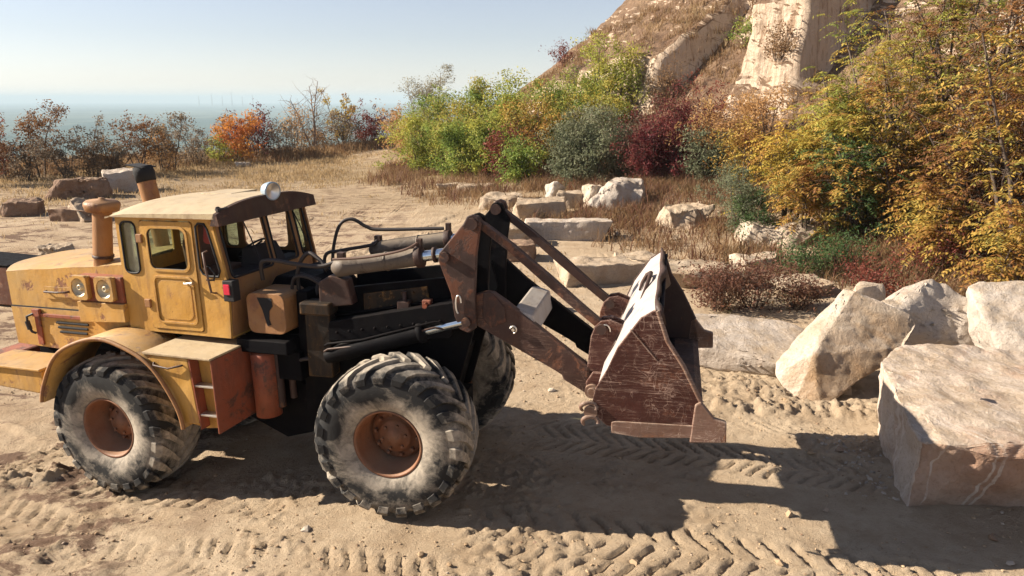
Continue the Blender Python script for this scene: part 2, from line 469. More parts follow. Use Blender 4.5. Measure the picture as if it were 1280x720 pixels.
# ------------------------------------------------------------------ noise helpers (numpy)
def vnoise(x, y, seed=0):
    xi = np.floor(x).astype(np.int64); yi = np.floor(y).astype(np.int64)
    xf = x - xi; yf = y - yi
    def h(a, b_):
        k = (a * 374761393 + b_ * 668265263 + seed * 974711) & 0xffffffff
        k = ((k ^ (k >> 13)) * 1274126177) & 0xffffffff
        return ((k ^ (k >> 16)) & 0xffff) / 65535.0
    u = xf * xf * (3 - 2 * xf); v = yf * yf * (3 - 2 * yf)
    return (h(xi, yi) * (1 - u) + h(xi + 1, yi) * u) * (1 - v) + (h(xi, yi + 1) * (1 - u) + h(xi + 1, yi + 1) * u) * v
def fbm(x, y, oct=5, seed=0, gain=0.5):
    s = 0; a = 1; t = 0
    for i in range(oct):
        s = s + a * vnoise(x, y, seed + i * 17); t += a
        a *= gain; x = x * 2.03 + 11.3; y = y * 2.03 + 5.7
    return s / t - 0.5
def sstep(a, b_, x):
    t = np.clip((x - a) / (b_ - a), 0, 1)
    return t * t * (3 - 2 * t)

# ------------------------------------------------------------------ ground
BASE = [(40, 2), (24, 10), (16.0, 18), (11.5, 25), (7.6, 31), (2.5, 40), (-3.2, 54), (-7.5, 74), (-12, 100)]
BX = np.array([p[0] for p in BASE], float); BY = np.array([p[1] for p in BASE], float)
def hill_d(x, y):
    # signed distance in x to the hill's base line (positive inside the hill)
    bx = np.interp(y, BY, BX)
    return (x - bx) * 0.85
def T0(x, y):
    x = np.asarray(x, float); y = np.asarray(y, float)
    z = np.interp(x, [-14, -6, -4.8, -1.3, 2, 9], [-0.5, -0.42, -0.385, -0.085, -0.02, 0.03])
    near = 1 - sstep(15, 26, y)
    z = z * near + (1 - near) * (0.05 * np.sin(x * 0.13 + y * 0.1))
    d_ = hill_d(x, y)
    z = z + 1.1 * sstep(-9, 2, d_) * sstep(10, 20, y)
    z = z + 0.35 * fbm(x * 0.18, y * 0.18, 4, 3) * sstep(14, 24, y)
    # edge of the quarry floor, then the drop to the plain
    ey = np.interp(x, [-200, -60, -30, -16, -6, 10, 60], [30, 36, 45, 60, 76, 90, 110])
    e = y - ey
    z = z + 0.35 * np.exp(-((e + 2) / 3.5) ** 2)
    z = z - 74 * sstep(0, 190, e) - 0.02 * np.clip(e, 0, 30)
    # left flank of the floor also falls away
    return z
def rot(x, y, cx, cy, a):
    c, s = math.cos(a), math.sin(a)
    return (x - cx) * c + (y - cy) * s, -(x - cx) * s + (y - cy) * c
TRACKS = [  # x0,y0,x1,y1,half width,depth,style
    (-3.6, 6.95, 3.2, 5.6, 0.36, 0.050, 1), (-2.4, 5.6, 1.5, 6.4, 0.36, 0.045, 1),
    (-0.9, 7.2, 6.0, 5.0, 0.36, 0.045, 1), (-6.4, 8.2, -2.6, 5.8, 0.36, 0.035, 1),
    (-0.5, 9.9, 9.0, 8.3, 0.36, 0.030, 1), (2.2, 10.6, 9.5, 10.9, 0.34, 0.05, 0), (1.5, 11.5, 8.5, 12.4, 0.3, 0.05, 0),
    (0.2, 6.6, 2.6, 4.6, 0.16, 0.06, 0), (-9, 9.5, -5, 6.2, 0.4, 0.05, 0), (-10, 8, -4.5, 5.4, 0.3, 0.06, 0),
    (-5.6, 8.7, -1.3, 7.35, 0.36, 0.045, 1), (-0.5, 7.1, 5.6, 5.7, 0.36, 0.05, 1), (0.2, 9.3, 4.4, 8.3, 0.36, 0.045, 1), (-3.2, 5.0, 0.4, 6.9, 0.34, 0.05, 1),
    (-1.5, 14, 3.0, 11, 0.33, 0.04, 1), (-13, 13, -7, 9.5, 0.4, 0.05, 0), (-12, 17, -6.5, 12, 0.35, 0.05, 1),
    (-6, 16, -1, 30, 0.4, 0.04, 0), (-3, 15, 1.0, 29, 0.4, 0.04, 0)]
def T(x, y):
    x = np.asarray(x, float); y = np.asarray(y, float)
    z = T0(x, y)
    near = (1 - sstep(28, 40, y)) * sstep(-30, -16, x) * (1 - sstep(16, 26, x))
    det = 0.10 * fbm(x * 0.5, y * 0.5, 4, 21) + 0.035 * fbm(x * 2.1 + 3, y * 2.1, 4, 5) + 0.034 * fbm(x * 7, y * 7, 4, 9, 0.7)
    lump = np.clip(fbm(x * 1.1, y * 1.1, 3, 77) + 0.0, 0, 1) * np.clip(fbm(x * 15, y * 15, 3, 31, 0.6) + 0.03, 0, 1) * 0.7
    z = z + near * (det * 0.8 + lump)
    trk = 0 * x
    for i, (x0, y0, x1, y1, hw, dp, st) in enumerate(TRACKS):
        L_ = math.hypot(x1 - x0, y1 - y0)
        s, t = rot(x, y, x0, y0, math.atan2(y1 - y0, x1 - x0))
        t = t + 0.18 * np.sin(s * 0.45 + i)
        ins = (sstep(hw + 0.06, hw - 0.03, np.abs(t))) * sstep(-0.2, 0.4, s) * sstep(L_ + 0.2, L_ - 0.4, s)
        msk = sstep(-0.16, 0.04, fbm(x * 0.9 + i * 3, y * 0.9, 4, 50 + i))
        if st:
            ph = (s + np.abs(t) * (0.45 + 0.14 * (i % 5)) + 0.10 * fbm(x * 3, y * 3, 3, i) + 0.03 * fbm(x * 11, y * 11, 2, i)) / (0.19 + 0.02 * (i % 4))
            lug = 1 - sstep(0.66, 0.80, np.abs((ph % 1.0) - 0.5) * 2) * sstep(0.02, 0.07, np.abs(t))
            h = (-dp * 0.35 + dp * 1.0 * lug * (0.45 + 1.1 * np.clip(fbm(x * 1.7, y * 1.7, 3, 88 + i) + 0.35, 0, 1)) - dp * 0.5) * 1.0 + 0.014 * fbm(x * 16, y * 16, 3, 7)
        else:
            h = -dp + 0.02 * np.abs(fbm(s * 1.2, t * 9, 3, i))
        berm = 0.022 * np.exp(-((np.abs(t) - hw - 0.09) / 0.06) ** 2) * sstep(-0.2, 0.4, s) * sstep(L_ + 0.2, L_ - 0.4, s) * (0.5 + 1.6 * np.clip(fbm(x * 4, y * 4, 3, i) + 0.2, 0, 1))
        trk = trk * (1 - ins * msk) + h * ins * msk + berm * msk * (1 - ins)
    z = z + trk * near
    # churned ridge of loose earth behind the bucket and at the far left
    for (x0, y0, x1, y1, hh, ww) in ((2.6, 10.2, 6.2, 9.9, 0.16, 0.28), (2.6, 11.0, 4.4, 10.7, 0.14, 0.25), (-6.6, 6.2, -4.6, 7.4, 0.06, 0.25), (-7.6, 8.3, -5.6, 9.0, 0.20, 0.25), (-5.4, 5.4, -4.1, 6.9, 0.08, 0.2)):
        L_ = math.hypot(x1 - x0, y1 - y0)
        s, t = rot(x, y, x0, y0, math.atan2(y1 - y0, x1 - x0))
        z = z + hh * np.exp(-(t / ww) ** 2) * sstep(-0.3, 0.3, s) * sstep(L_ + 0.3, L_ - 0.3, s) * (0.25 + 2.6 * np.clip(fbm(x * 6.5, y * 6.5, 4, 3, 0.7) + 0.2, 0, 1)) * 0.8
    return z
def gz(x, y):
    return float(T(np.array([x]), np.array([y]))[0])

def grade(a, b_, step, lo, hi, g=1.09):
    mid = list(np.arange(a, b_, step))
    s = step; x = b_; up = []
    while x < hi:
        up.append(x); s *= g; x += s
    up.append(hi)
    s = step; x = a - step; dn = []
    while x > lo:
        dn.append(x); s *= g; x -= s
    dn.append(lo)
    return np.array(dn[::-1] + mid + up)
gx = grade(-7.5, 6.8, 0.032, -14000, 14000, 1.06)
gy = grade(4.6, 11.5, 0.028, -30, 16000, 1.022)
X, Y = np.meshgrid(gx, gy)
Z = T(X, Y)
nx, ny = len(gx), len(gy)
vs = np.stack([X.ravel(), Y.ravel(), Z.ravel()], 1)
idx = np.arange(nx * ny).reshape(ny, nx)
fs = np.stack([idx[:-1, :-1].ravel(), idx[:-1, 1:].ravel(), idx[1:, 1:].ravel(), idx[1:, :-1].ravel()], 1)
def fast_mesh(name, vs, fs, smooth=True):
    me = bpy.data.meshes.new(name)
    k = fs.shape[1]
    me.vertices.add(len(vs)); me.vertices.foreach_set('co', np.asarray(vs, np.float32).ravel())
    me.loops.add(fs.size); me.loops.foreach_set('vertex_index', fs.astype(np.int32).ravel())
    me.polygons.add(len(fs))
    me.polygons.foreach_set('loop_start', np.arange(0, fs.size, k, dtype=np.int32))
    me.polygons.foreach_set('use_smooth', np.full(len(fs), smooth))
    me.update(calc_edges=True)
    return me
b = NB('sandy_quarry_ground')
P = b.tc.outputs['Object']
c = b.mix(b.ramp(b.noise(0.35, 5), [(0.35, 0), (0.65, 1)]), (0.415, 0.315, 0.212), (0.475, 0.375, 0.265))
c = b.mix(b.ramp(b.noise(1.4, 7, 0.7), [(0.42, 0), (0.62, 0.6)]), c, (0.29, 0.20, 0.12))
c = b.mix(b.ramp(b.noise(9, 8, 0.75), [(0.56, 0), (0.70, 0.55)]), c, (0.20, 0.13, 0.08))
c = b.mix(b.ramp(b.noise(30, 6, 0.8), [(0.62, 0), (0.70, 0.7)]), c, (0.50, 0.41, 0.30))
# damp dark soil patches (front left)
sep = b.n('ShaderNodeSeparateXYZ'); b.l(P, sep.inputs[0])
dl = b.math('MULTIPLY', b.ramp(b.math('MULTIPLY', sep.outputs['X'], -0.1), [(0.30, 0), (0.46, 1)]), b.ramp(b.noise(1.1, 9, 0.75, stretch=(1, 1.6, 1), dist=0.5), [(0.50, 0), (0.56, 0.85)]))
c = b.mix(dl, c, (0.12, 0.07, 0.05))
# dry grass further away, far plain fields
far = b.ramp(b.math('MULTIPLY', sep.outputs['Y'], 0.01), [(0.24, 0), (0.42, 1)])
gc = b.mix(b.ramp(b.noise(0.22, 9, 0.7), [(0.40, 0), (0.6, 1)]), (0.25, 0.18, 0.105), (0.35, 0.265, 0.165))
gc = b.mix(b.ramp(b.noise(2.5, 8, 0.75), [(0.45, 0), (0.65, 0.6)]), gc, (0.15, 0.105, 0.06))
c = b.mix(b.math('MULTIPLY', far, b.ramp(b.noise(0.12, 6, 0.6), [(0.35, 0.35), (0.55, 1)])), c, gc)
plain_f = b.ramp(b.math('MULTIPLY', sep.outputs['Y'], 0.001), [(0.10, 0), (0.2, 1)])
vor = b.n('ShaderNodeTexVoronoi'); vor.inputs['Scale'].default_value = 0.0016
mp = b.n('ShaderNodeMapping'); mp.inputs['Scale'].default_value = (1, 0.5, 1); b.l(P, mp.inputs[0]); b.l(mp.outputs[0], vor.inputs['Vector'])
fc = b.mix(vor.outputs['Color'], (0.04, 0.075, 0.07), (0.12, 0.15, 0.12))
fc = b.mix(b.ramp(b.noise(0.004, 8, 0.7), [(0.5, 0), (0.6, 0.9)]), fc, (0.03, 0.05, 0.04))
c = b.mix(plain_f, c, fc)
h = b.math('ADD', b.math('MULTIPLY', b.noise(16, 9, 0.75), 1.0), b.math('MULTIPLY', b.noise(60, 5, 0.75), 0.5))
b.bump(h, 1.0, 0.045)
M['ground'] = b.done(c, 0.95, 0, 0.1)
g_o = link('ground', fast_mesh('ground', vs, fs), M['ground'], kind='structure')

# ------------------------------------------------------------------ hillside with sandstone faces
def hill():
    # arc length samples along the base line
    seg = np.hypot(np.diff(BX[::1]), np.diff(BY)); t = np.concatenate([[0], np.cumsum(seg)])
    ts = np.arange(0, t[-1], 0.22)
    bx = np.interp(ts, t, BX); by = np.interp(ts, t, BY)
    k = np.ones(31) / 31
    pad = lambda a: np.convolve(np.concatenate([np.full(15, a[0]), a, np.full(15, a[-1])]), k, 'valid')
    bx, by = pad(bx), pad(by)
    tx = np.gradient(bx); ty = np.gradient(by); ln = np.hypot(tx, ty); tx /= ln; ty /= ln
    nxn, nyn = ty, -tx      # to the right of the walking direction: into the hill
    H = np.interp(by, [0, 18, 31, 41, 56, 76, 100], [1.0, 1.0, 1.0, 1.0, 0.72, 0.36, 0.15])
    prof = np.array([(-4, -1.2), (-1, 0.2), (0, 0.9), (2.2, 2.2), (3.6, 3.2), (4.3, 5.2), (4.8, 8.6), (6.5, 10.2), (9.5, 13.0), (13, 17.5), (18, 22), (30, 28), (60, 34)])
    soft = np.array([(-4, -1.2), (-1, 0.2), (0, 0.9), (2.2, 2.6), (3.9, 4.0), (5.4, 5.4), (7.6, 7.4), (9.5, 9.6), (12, 12.6), (15, 16.6), (20, 21), (31, 28), (60, 34)])
    pl = np.concatenate([[0], np.cumsum(np.hypot(*np.diff(prof, axis=0).T))])
    ss = np.concatenate([np.arange(0, 22, 0.13), np.arange(22, pl[-1], 0.8)])
    S, TT = np.meshgrid(ss, ts)
    f = ss / pl[-1]
    pls = np.concatenate([[0], np.cumsum(np.hypot(*np.diff(soft, axis=0).T))]); fk = pls / pls[-1]
    # share of cliff against scrubby slope along the base line
    byn = by + 1.2 * fbm(ts * 0.8, ts * 0 + 3, 3, 5)
    cl = (sstep(30.2, 30.9, byn) * sstep(33.9, 33.2, byn) + 0.6 * sstep(24.5, 23.5, byn) * sstep(19, 20, byn))[:, None]
    clb = (sstep(37.2, 38.0, byn) * sstep(46.5, 45.5, byn) + 0.7 * sstep(48, 49, byn) * sstep(54, 53, byn))[:, None]
    profb = np.array([(-4, -1.2), (-1, 0.2), (0, 0.9), (2.2, 2.2), (3.6, 3.3), (3.95, 4.8), (4.2, 6.5), (6.3, 7.7), (9.5, 10.6), (13, 15), (18, 20), (30, 27), (60, 34)])
    plb = np.concatenate([[0], np.cumsum(np.hypot(*np.diff(profb, axis=0).T))])
    D = np.interp(ss, pl, prof[:, 0])[None] * cl + clb * np.interp(ss * plb[-1] / pl[-1], plb, profb[:, 0])[None] + (1 - cl - clb) * np.interp(ss * pls[-1] / pl[-1], pls, soft[:, 0])[None]
    Zp = np.interp(ss, pl, prof[:, 1])[None] * cl + clb * np.interp(ss * plb[-1] / pl[-1], plb, profb[:, 1])[None] + (1 - cl - clb) * np.interp(ss * pls[-1] / pl[-1], pls, soft[:, 1])[None]
    Zz = Zp * H[:, None]
    D = D * (0.55 + 0.45 * H[:, None])
    up = sstep(0.5, 3, Zz)
    rough = (1 - 0.7 * np.clip(cl + clb, 0, 1)) * 1.0 * fbm(TT * 0.35, Zz * 0.3, 4, 9) + 1.5 * fbm(TT * 0.22, Zz * 0.12, 3, 8) + 1.0 * np.abs(fbm(TT * 0.9, Zz * 0.22, 4, 11)) + 0.35 * fbm(TT * 2.6, Zz * 1.6, 4, 13)
    ledge = 0.25 * fbm(TT * 0.5, Zz * 2.3, 4, 29)
    D2 = D + (rough + ledge) * up * 1.0
    Z2 = Zz + 0.9 * fbm(TT * 0.35, D * 0.35, 4, 40) * up + 0.25 * fbm(TT * 1.8, D * 1.8, 3, 41) * up
    XX = bx[:, None] + nxn[:, None] * D2; YY = by[:, None] + nyn[:, None] * D2
    return XX, YY, Z2, cl
HX, HY, HZ, HCL = hill()
n0, n1 = HX.shape
idx = np.arange(n0 * n1).reshape(n0, n1)
fs = np.stack([idx[:-1, :-1].ravel(), idx[:-1, 1:].ravel(), idx[1:, 1:].ravel(), idx[1:, :-1].ravel()], 1)
b = NB('hillside_earth_and_sandstone')
geo = b.n('ShaderNodeNewGeometry')
sep = b.n('ShaderNodeSeparateXYZ'); b.l(geo.outputs['True Normal'], sep.inputs[0])
steep = b.math('ADD', b.math('ABSOLUTE', sep.outputs['Z']), b.math('MULTIPLY', b.math('SUBTRACT', b.noise(0.5, 6, 0.7), 0.5), 0.55))
rockc = b.mix(b.noise(0.6, 6), (0.52, 0.39, 0.28), (0.66, 0.54, 0.42))
rockc = b.mix(b.ramp(b.noise(1.0, 7, 0.65, stretch=(2.5, 2.5, 0.22)), [(0.50, 0), (0.64, 0.75)]), rockc, (0.27, 0.165, 0.10))
rockc = b.mix(b.ramp(b.noise(3.0, 7, 0.7, stretch=(3, 3, 0.3)), [(0.55, 0), (0.62, 0.5)]), rockc, (0.26, 0.15, 0.09))
earth = b.mix(b.ramp(b.noise(0.35, 8, 0.7), [(0.38, 0), (0.62, 1)]), (0.185, 0.115, 0.075), (0.26, 0.175, 0.11))
earth = b.mix(b.ramp(b.noise(2.6, 8, 0.8), [(0.45, 0), (0.62, 0.8)]), earth, (0.10, 0.065, 0.045))
c = b.mix(b.ramp(steep, [(0.35, 0), (0.47, 1)]), rockc, earth)
b.bump(b.math('ADD', b.noise(2.5, 9, 0.75), b.math('MULTIPLY', b.noise(1.4, 8, 0.7, stretch=(3, 3, 0.3)), 0.8)), 1.0, 0.22)
M['hill'] = b.done(c, 0.95, 0, 0.1)
me = fast_mesh('hillside', np.stack([HX.ravel(), HY.ravel(), HZ.ravel()], 1), fs)
link('hillside', me, M['hill'], kind='structure')
def hz(x, y):
    # ground or hillside height (nearest sample of the hill)
    d2 = (HX - x) ** 2 + (HY - y) ** 2
    i = int(np.argmin(d2)); k = d2.flat[i]
    z = gz(x, y)
    return max(z, float(HZ.flat[i])) if k < 0.6 else z

# ------------------------------------------------------------------ the wheel loader
ld = bpy.data.objects.new('wheel_loader', None)
COL.objects.link(ld)
ld.location = (-2.7, 9.2, -0.3)
PM[ld.name] = Matrix.Translation(ld.location)
tag(ld, 'old yellow and rust-brown articulated wheel loader with its bucket raised, parked on the sand', 'loader')
def pf(name, mb, mat, bevel=0, label=None, parent=None):
    return build(name, mb, mat, parent or ld, FF, bevel, None, label)
def pr(name, mb, mat, bevel=0, label=None, parent=None):
    return build(name, mb, mat, parent or ld, FR, bevel, None, label)

# --- wheels
def tyre_mb():
    m = MB()
    prof = [(-0.27, 0.365), (-0.315, 0.40), (-0.350, 0.50), (-0.365, 0.60), (-0.355, 0.70), (-0.325, 0.765), (-0.25, 0.800), (-0.12, 0.815), (0, 0.82)]
    prof = prof + [(-a, r) for a, r in prof[-2::-1]]
    m.lathe(prof, (0, 0, 0), (0, 1, 0), 72)
    # lugs: run from the middle to the shoulder and down the side wall
    N = 23
    crown = [(0.015, 0.818, 0.045), (0.12, 0.813, 0.046), (0.22, 0.803, 0.046), (0.30, 0.782, 0.044), (0.340, 0.742, 0.036), (0.358, 0.695, 0.010)]
    lag = [0.0, 0.13, 0.25, 0.335, 0.365, 0.375]
    for side in (-1, 1):
        for k in range(N):
            t0 = 2 * math.pi * (k + (0.5 if side > 0 else 0)) / N
            jit = random.uniform(-0.006, 0.004)
            rings = []
            for i, ((a, r, h), lg) in enumerate(zip(crown, lag)):
                th = t0 + lg
                a2, r2, _ = crown[min(i + 1, len(crown) - 1)]; a1, r1, _ = crown[max(i - 1, 0)]
                da, dr = a2 - a1, r2 - r1; ln = math.hypot(da, dr)
                na, nr = -dr / ln, da / ln
                wd = [0.040, 0.045, 0.056, 0.076, 0.078, 0.070][i]
                tw = 0.80
                hh = h + jit * (1 if i < 4 else 0)
                def pt(dw, dh):
                    rr = r + nr * dh
                    an = th + dw / 0.82
                    return (rr * math.cos(an), side * (a + na * dh), rr * math.sin(an))
                rings.append([pt(-wd, -0.012), pt(-wd * tw, hh), pt(wd * tw, hh), pt(wd, -0.012)])
            v = [p for rg in rings for p in rg]
            f = []
            for i in range(len(rings) - 1):
                for q in range(3):
                    f.append((4 * i + q, 4 * i + q + 1, 4 * i + q + 5, 4 * i + q + 4))
            f += [(0, 1, 2, 3), (len(v) - 1, len(v) - 2, len(v) - 3, len(v) - 4)]
            m.add(v, f)
    return m
tyre_me = None
def wheel(M4, side, spin, front):
    global tyre_me, rim_me, hub_me
    Wm = M4 @ Matrix.Rotation(spin, 4, 'Y')
    if side > 0: Wm = M4 @ Matrix.Rotation(math.pi, 4, 'Z') @ Matrix.Rotation(spin, 4, 'Y')
    if tyre_me is None:
        mt = tyre_mb(); tyre_me = mt.mesh('tyre'); fixn(tyre_me); tyre_me.materials.append(M['tyre'])
        r = MB()
        r.lathe([(-0.27, 0.375), (-0.300, 0.378), (-0.305, 0.362), (-0.285, 0.350), (-0.24, 0.340), (-0.17, 0.335), (-0.15, 0.322), (0.04, 0.312), (0.05, 0.30), (0.05, 0.25), (0.04, 0.10)], (0, 0, 0), (0, 1, 0), 56)
        r.lathe([(0.27, 0.375), (0.300, 0.378), (0.305, 0.362), (0.25, 0.340), (0.12, 0.335), (0.07, 0.31), (0.065, 0.1)], (0, 0, 0), (0, 1, 0), 40)
        rim_me = r.mesh('rim'); fixn(rim_me); rim_me.materials.append(M['rim'])
        h_ = MB()
        h_.lathe([(0.05, 0.30), (0.0, 0.285), (-0.01, 0.25), (-0.02, 0.20), (-0.07, 0.185), (-0.10, 0.165), (-0.105, 0.10), (-0.12, 0.095), (-0.125, 0.0)], (0, 0, 0), (0, 1, 0), 28)
        for k in range(10):
            a = 2 * math.pi * k / 10
            h_.lathe([(0.0, 0.024), (-0.05, 0.024), (-0.055, 0.016), (-0.055, 0.0)], (0.235 * math.cos(a), 0, 0.235 * math.sin(a)), (0, 1, 0), 6, False)
        for k in range(6):
            a = 2 * math.pi * (k + .3) / 6
            h_.lathe([(-0.09, 0.016), (-0.125, 0.015), (-0.125, 0.0)], (0.135 * math.cos(a), 0, 0.135 * math.sin(a)), (0, 1, 0), 6, False)
        h_.lathe([(0.02, 0.14), (0.55, 0.13)], (0, 0, 0), (0, 1, 0), 16)
        hub_me = h_.mesh('hub'); fixn(hub_me); hub_me.materials.append(M['rim'])
    wo = link('wheel', hub_me, None, ld, Wm)
    link('tyre', tyre_me, None, wo, Wm)
    link('rim', rim_me, None, wo, Wm)
wheel(FF @ Matrix.Translation((0, -1.0, 0.85)), -1, 0.1, True)
wheel(FF @ Matrix.Translation((0, 1.0, 0.85)), 1, 0.3, True)
wheel(FR @ Matrix.Translation((0, -1.0, 0.85)), -1, 0.55, False)
wheel(FR @ Matrix.Translation((0, 1.0, 0.85)), 1, 0.2, False)

# --- front half: axle, frame, towers, cylinders, boom, links, bucket
m = MB().tube([(0, -0.72, 0.85), (0, -0.35, 0.86), (0, 0.35, 0.86), (0, 0.72, 0.85)], [0.14, 0.17, 0.17, 0.14], 16)
m.lathe([(-0.30, 0.05), (-0.27, 0.22), (-0.1, 0.33), (0.1, 0.33), (0.27, 0.22), (0.30, 0.05)], (0, 0, 0.86), (1, 0, 0), 20)
m.box(0.30, 0.52, -0.22, 0.22, 0.68, 1.0)
pf('front_axle', m, 'black')
m = MB()
for s in (-1, 1):
    m.prism([(-1.35, 0.75), (-1.35, 1.5), (-1.05, 1.72), (-0.98, 2.26), (0.40, 2.46), (0.72, 2.50), (0.80, 2.20), (0.62, 1.55), (0.45, 0.95), (-0.3, 0.72)], s * 0.40 - 0.03, s * 0.40 + 0.03)
m.prism([(0.35, 0.9), (0.52, 1.5), (0.44, 1.52), (0.25, 0.95)], -0.38, 0.38)
m.prism([(-0.95, 1.5), (-0.9, 1.9), (-0.84, 1.9), (-0.88, 1.5)], -0.38, 0.38)
m.box(-1.3, 0.3, -0.38, 0.38, 1.0, 1.10)
m.box(-0.3, 0.45, -0.39, -0.37, 1.0, 1.5)
m.box(-1.33, -1.2, -0.37, 0.37, 0.8, 1.5)
pf('front_frame', m, 'black', 0.012)
m = MB().box(-1.18, -0.88, -0.66, -0.45, 1.28, 2.05)
m.box(-1.22, -0.86, -0.70, -0.45, 2.02, 2.16)
pf('valve_bracket', m, 'grease', 0.02)
m = MB().prism([(-1.02, 2.08), (-1.02, 2.38), (-0.88, 2.46), (-0.68, 2.42), (-0.62, 2.14)], -0.60, -0.44)
pf('cylinder_bracket', m, 'brown', 0.015)
m = MB().prism([(-1.02, 2.08), (-1.02, 2.38), (-0.88, 2.46), (-0.68, 2.42), (-0.62, 2.14)], 0.44, 0.60)
pf('cylinder_bracket', m, 'towerrust', 0.015)
# mud guard plates hanging over the inner side of the front wheels
m = MB().prism([(-0.98, 1.72), (-0.88, 1.95), (0.55, 2.25), (0.62, 2.1), (0.5, 1.85)], -0.66, -0.42)
for k in range(9):
    x_ = -0.8 + k * 0.15
    m.lathe([(0, 0.018), (0.014, 0.018), (0.016, 0)], (x_, -0.66, 1.83 + (x_ + 0.8) * 0.17), (0, -1, 0), 6, False)
pf('side_cover', m, 'black', 0.02)
# bolts, plates, pipes and grease-caked fittings on the near side of the front half
m = MB().prism([(-0.55, 2.02), (-0.55, 2.24), (0.20, 2.36), (0.22, 2.16)], -0.46, -0.43)
for k in range(6):
    m.lathe([(0, 0.016), (0.014, 0.016), (0.016, 0)], (-0.48 + k * 0.13, -0.46, 2.07 + k * 0.021), (0, -1, 0), 6, False)
    m.lathe([(0, 0.016), (0.014, 0.016), (0.016, 0)], (-0.48 + k * 0.13, -0.46, 2.20 + k * 0.021), (0, -1, 0), 6, False)
pf('bolted_plate', m, 'grease', 0.006)
for k, (za, zb, yy, rr) in enumerate(((2.00, 2.22, -0.50, 0.016), (1.95, 2.17, -0.53, 0.013), (1.72, 2.03, -0.69, 0.014), (1.66, 1.97, -0.70, 0.012))):
    pf('pipe', MB().tube([(-1.05, yy + .1, za - 0.12), (-0.9, yy, za - 0.02), (-0.5, yy, za + 0.05), (0.35, yy, zb), (0.5, yy + .06, zb - 0.03)], rr, 8), 'brown' if k % 2 else 'black')
m = MB().box(-0.12, 0.02, -0.56, -0.44, 2.02, 2.20)
m.tube([(-0.05, -0.5, 2.2), (-0.05, -0.5, 2.30)], 0.025, 8)
pf('valve', m, 'brown', 0.012)
m = MB().box(0.18, 0.28, -0.60, -0.50, 2.14, 2.24)
m.tube([(0.23, -0.6, 2.19), (0.23, -0.66, 2.19)], 0.03, 8)
pf('grease_fitting', m, 'redrust', 0.012)

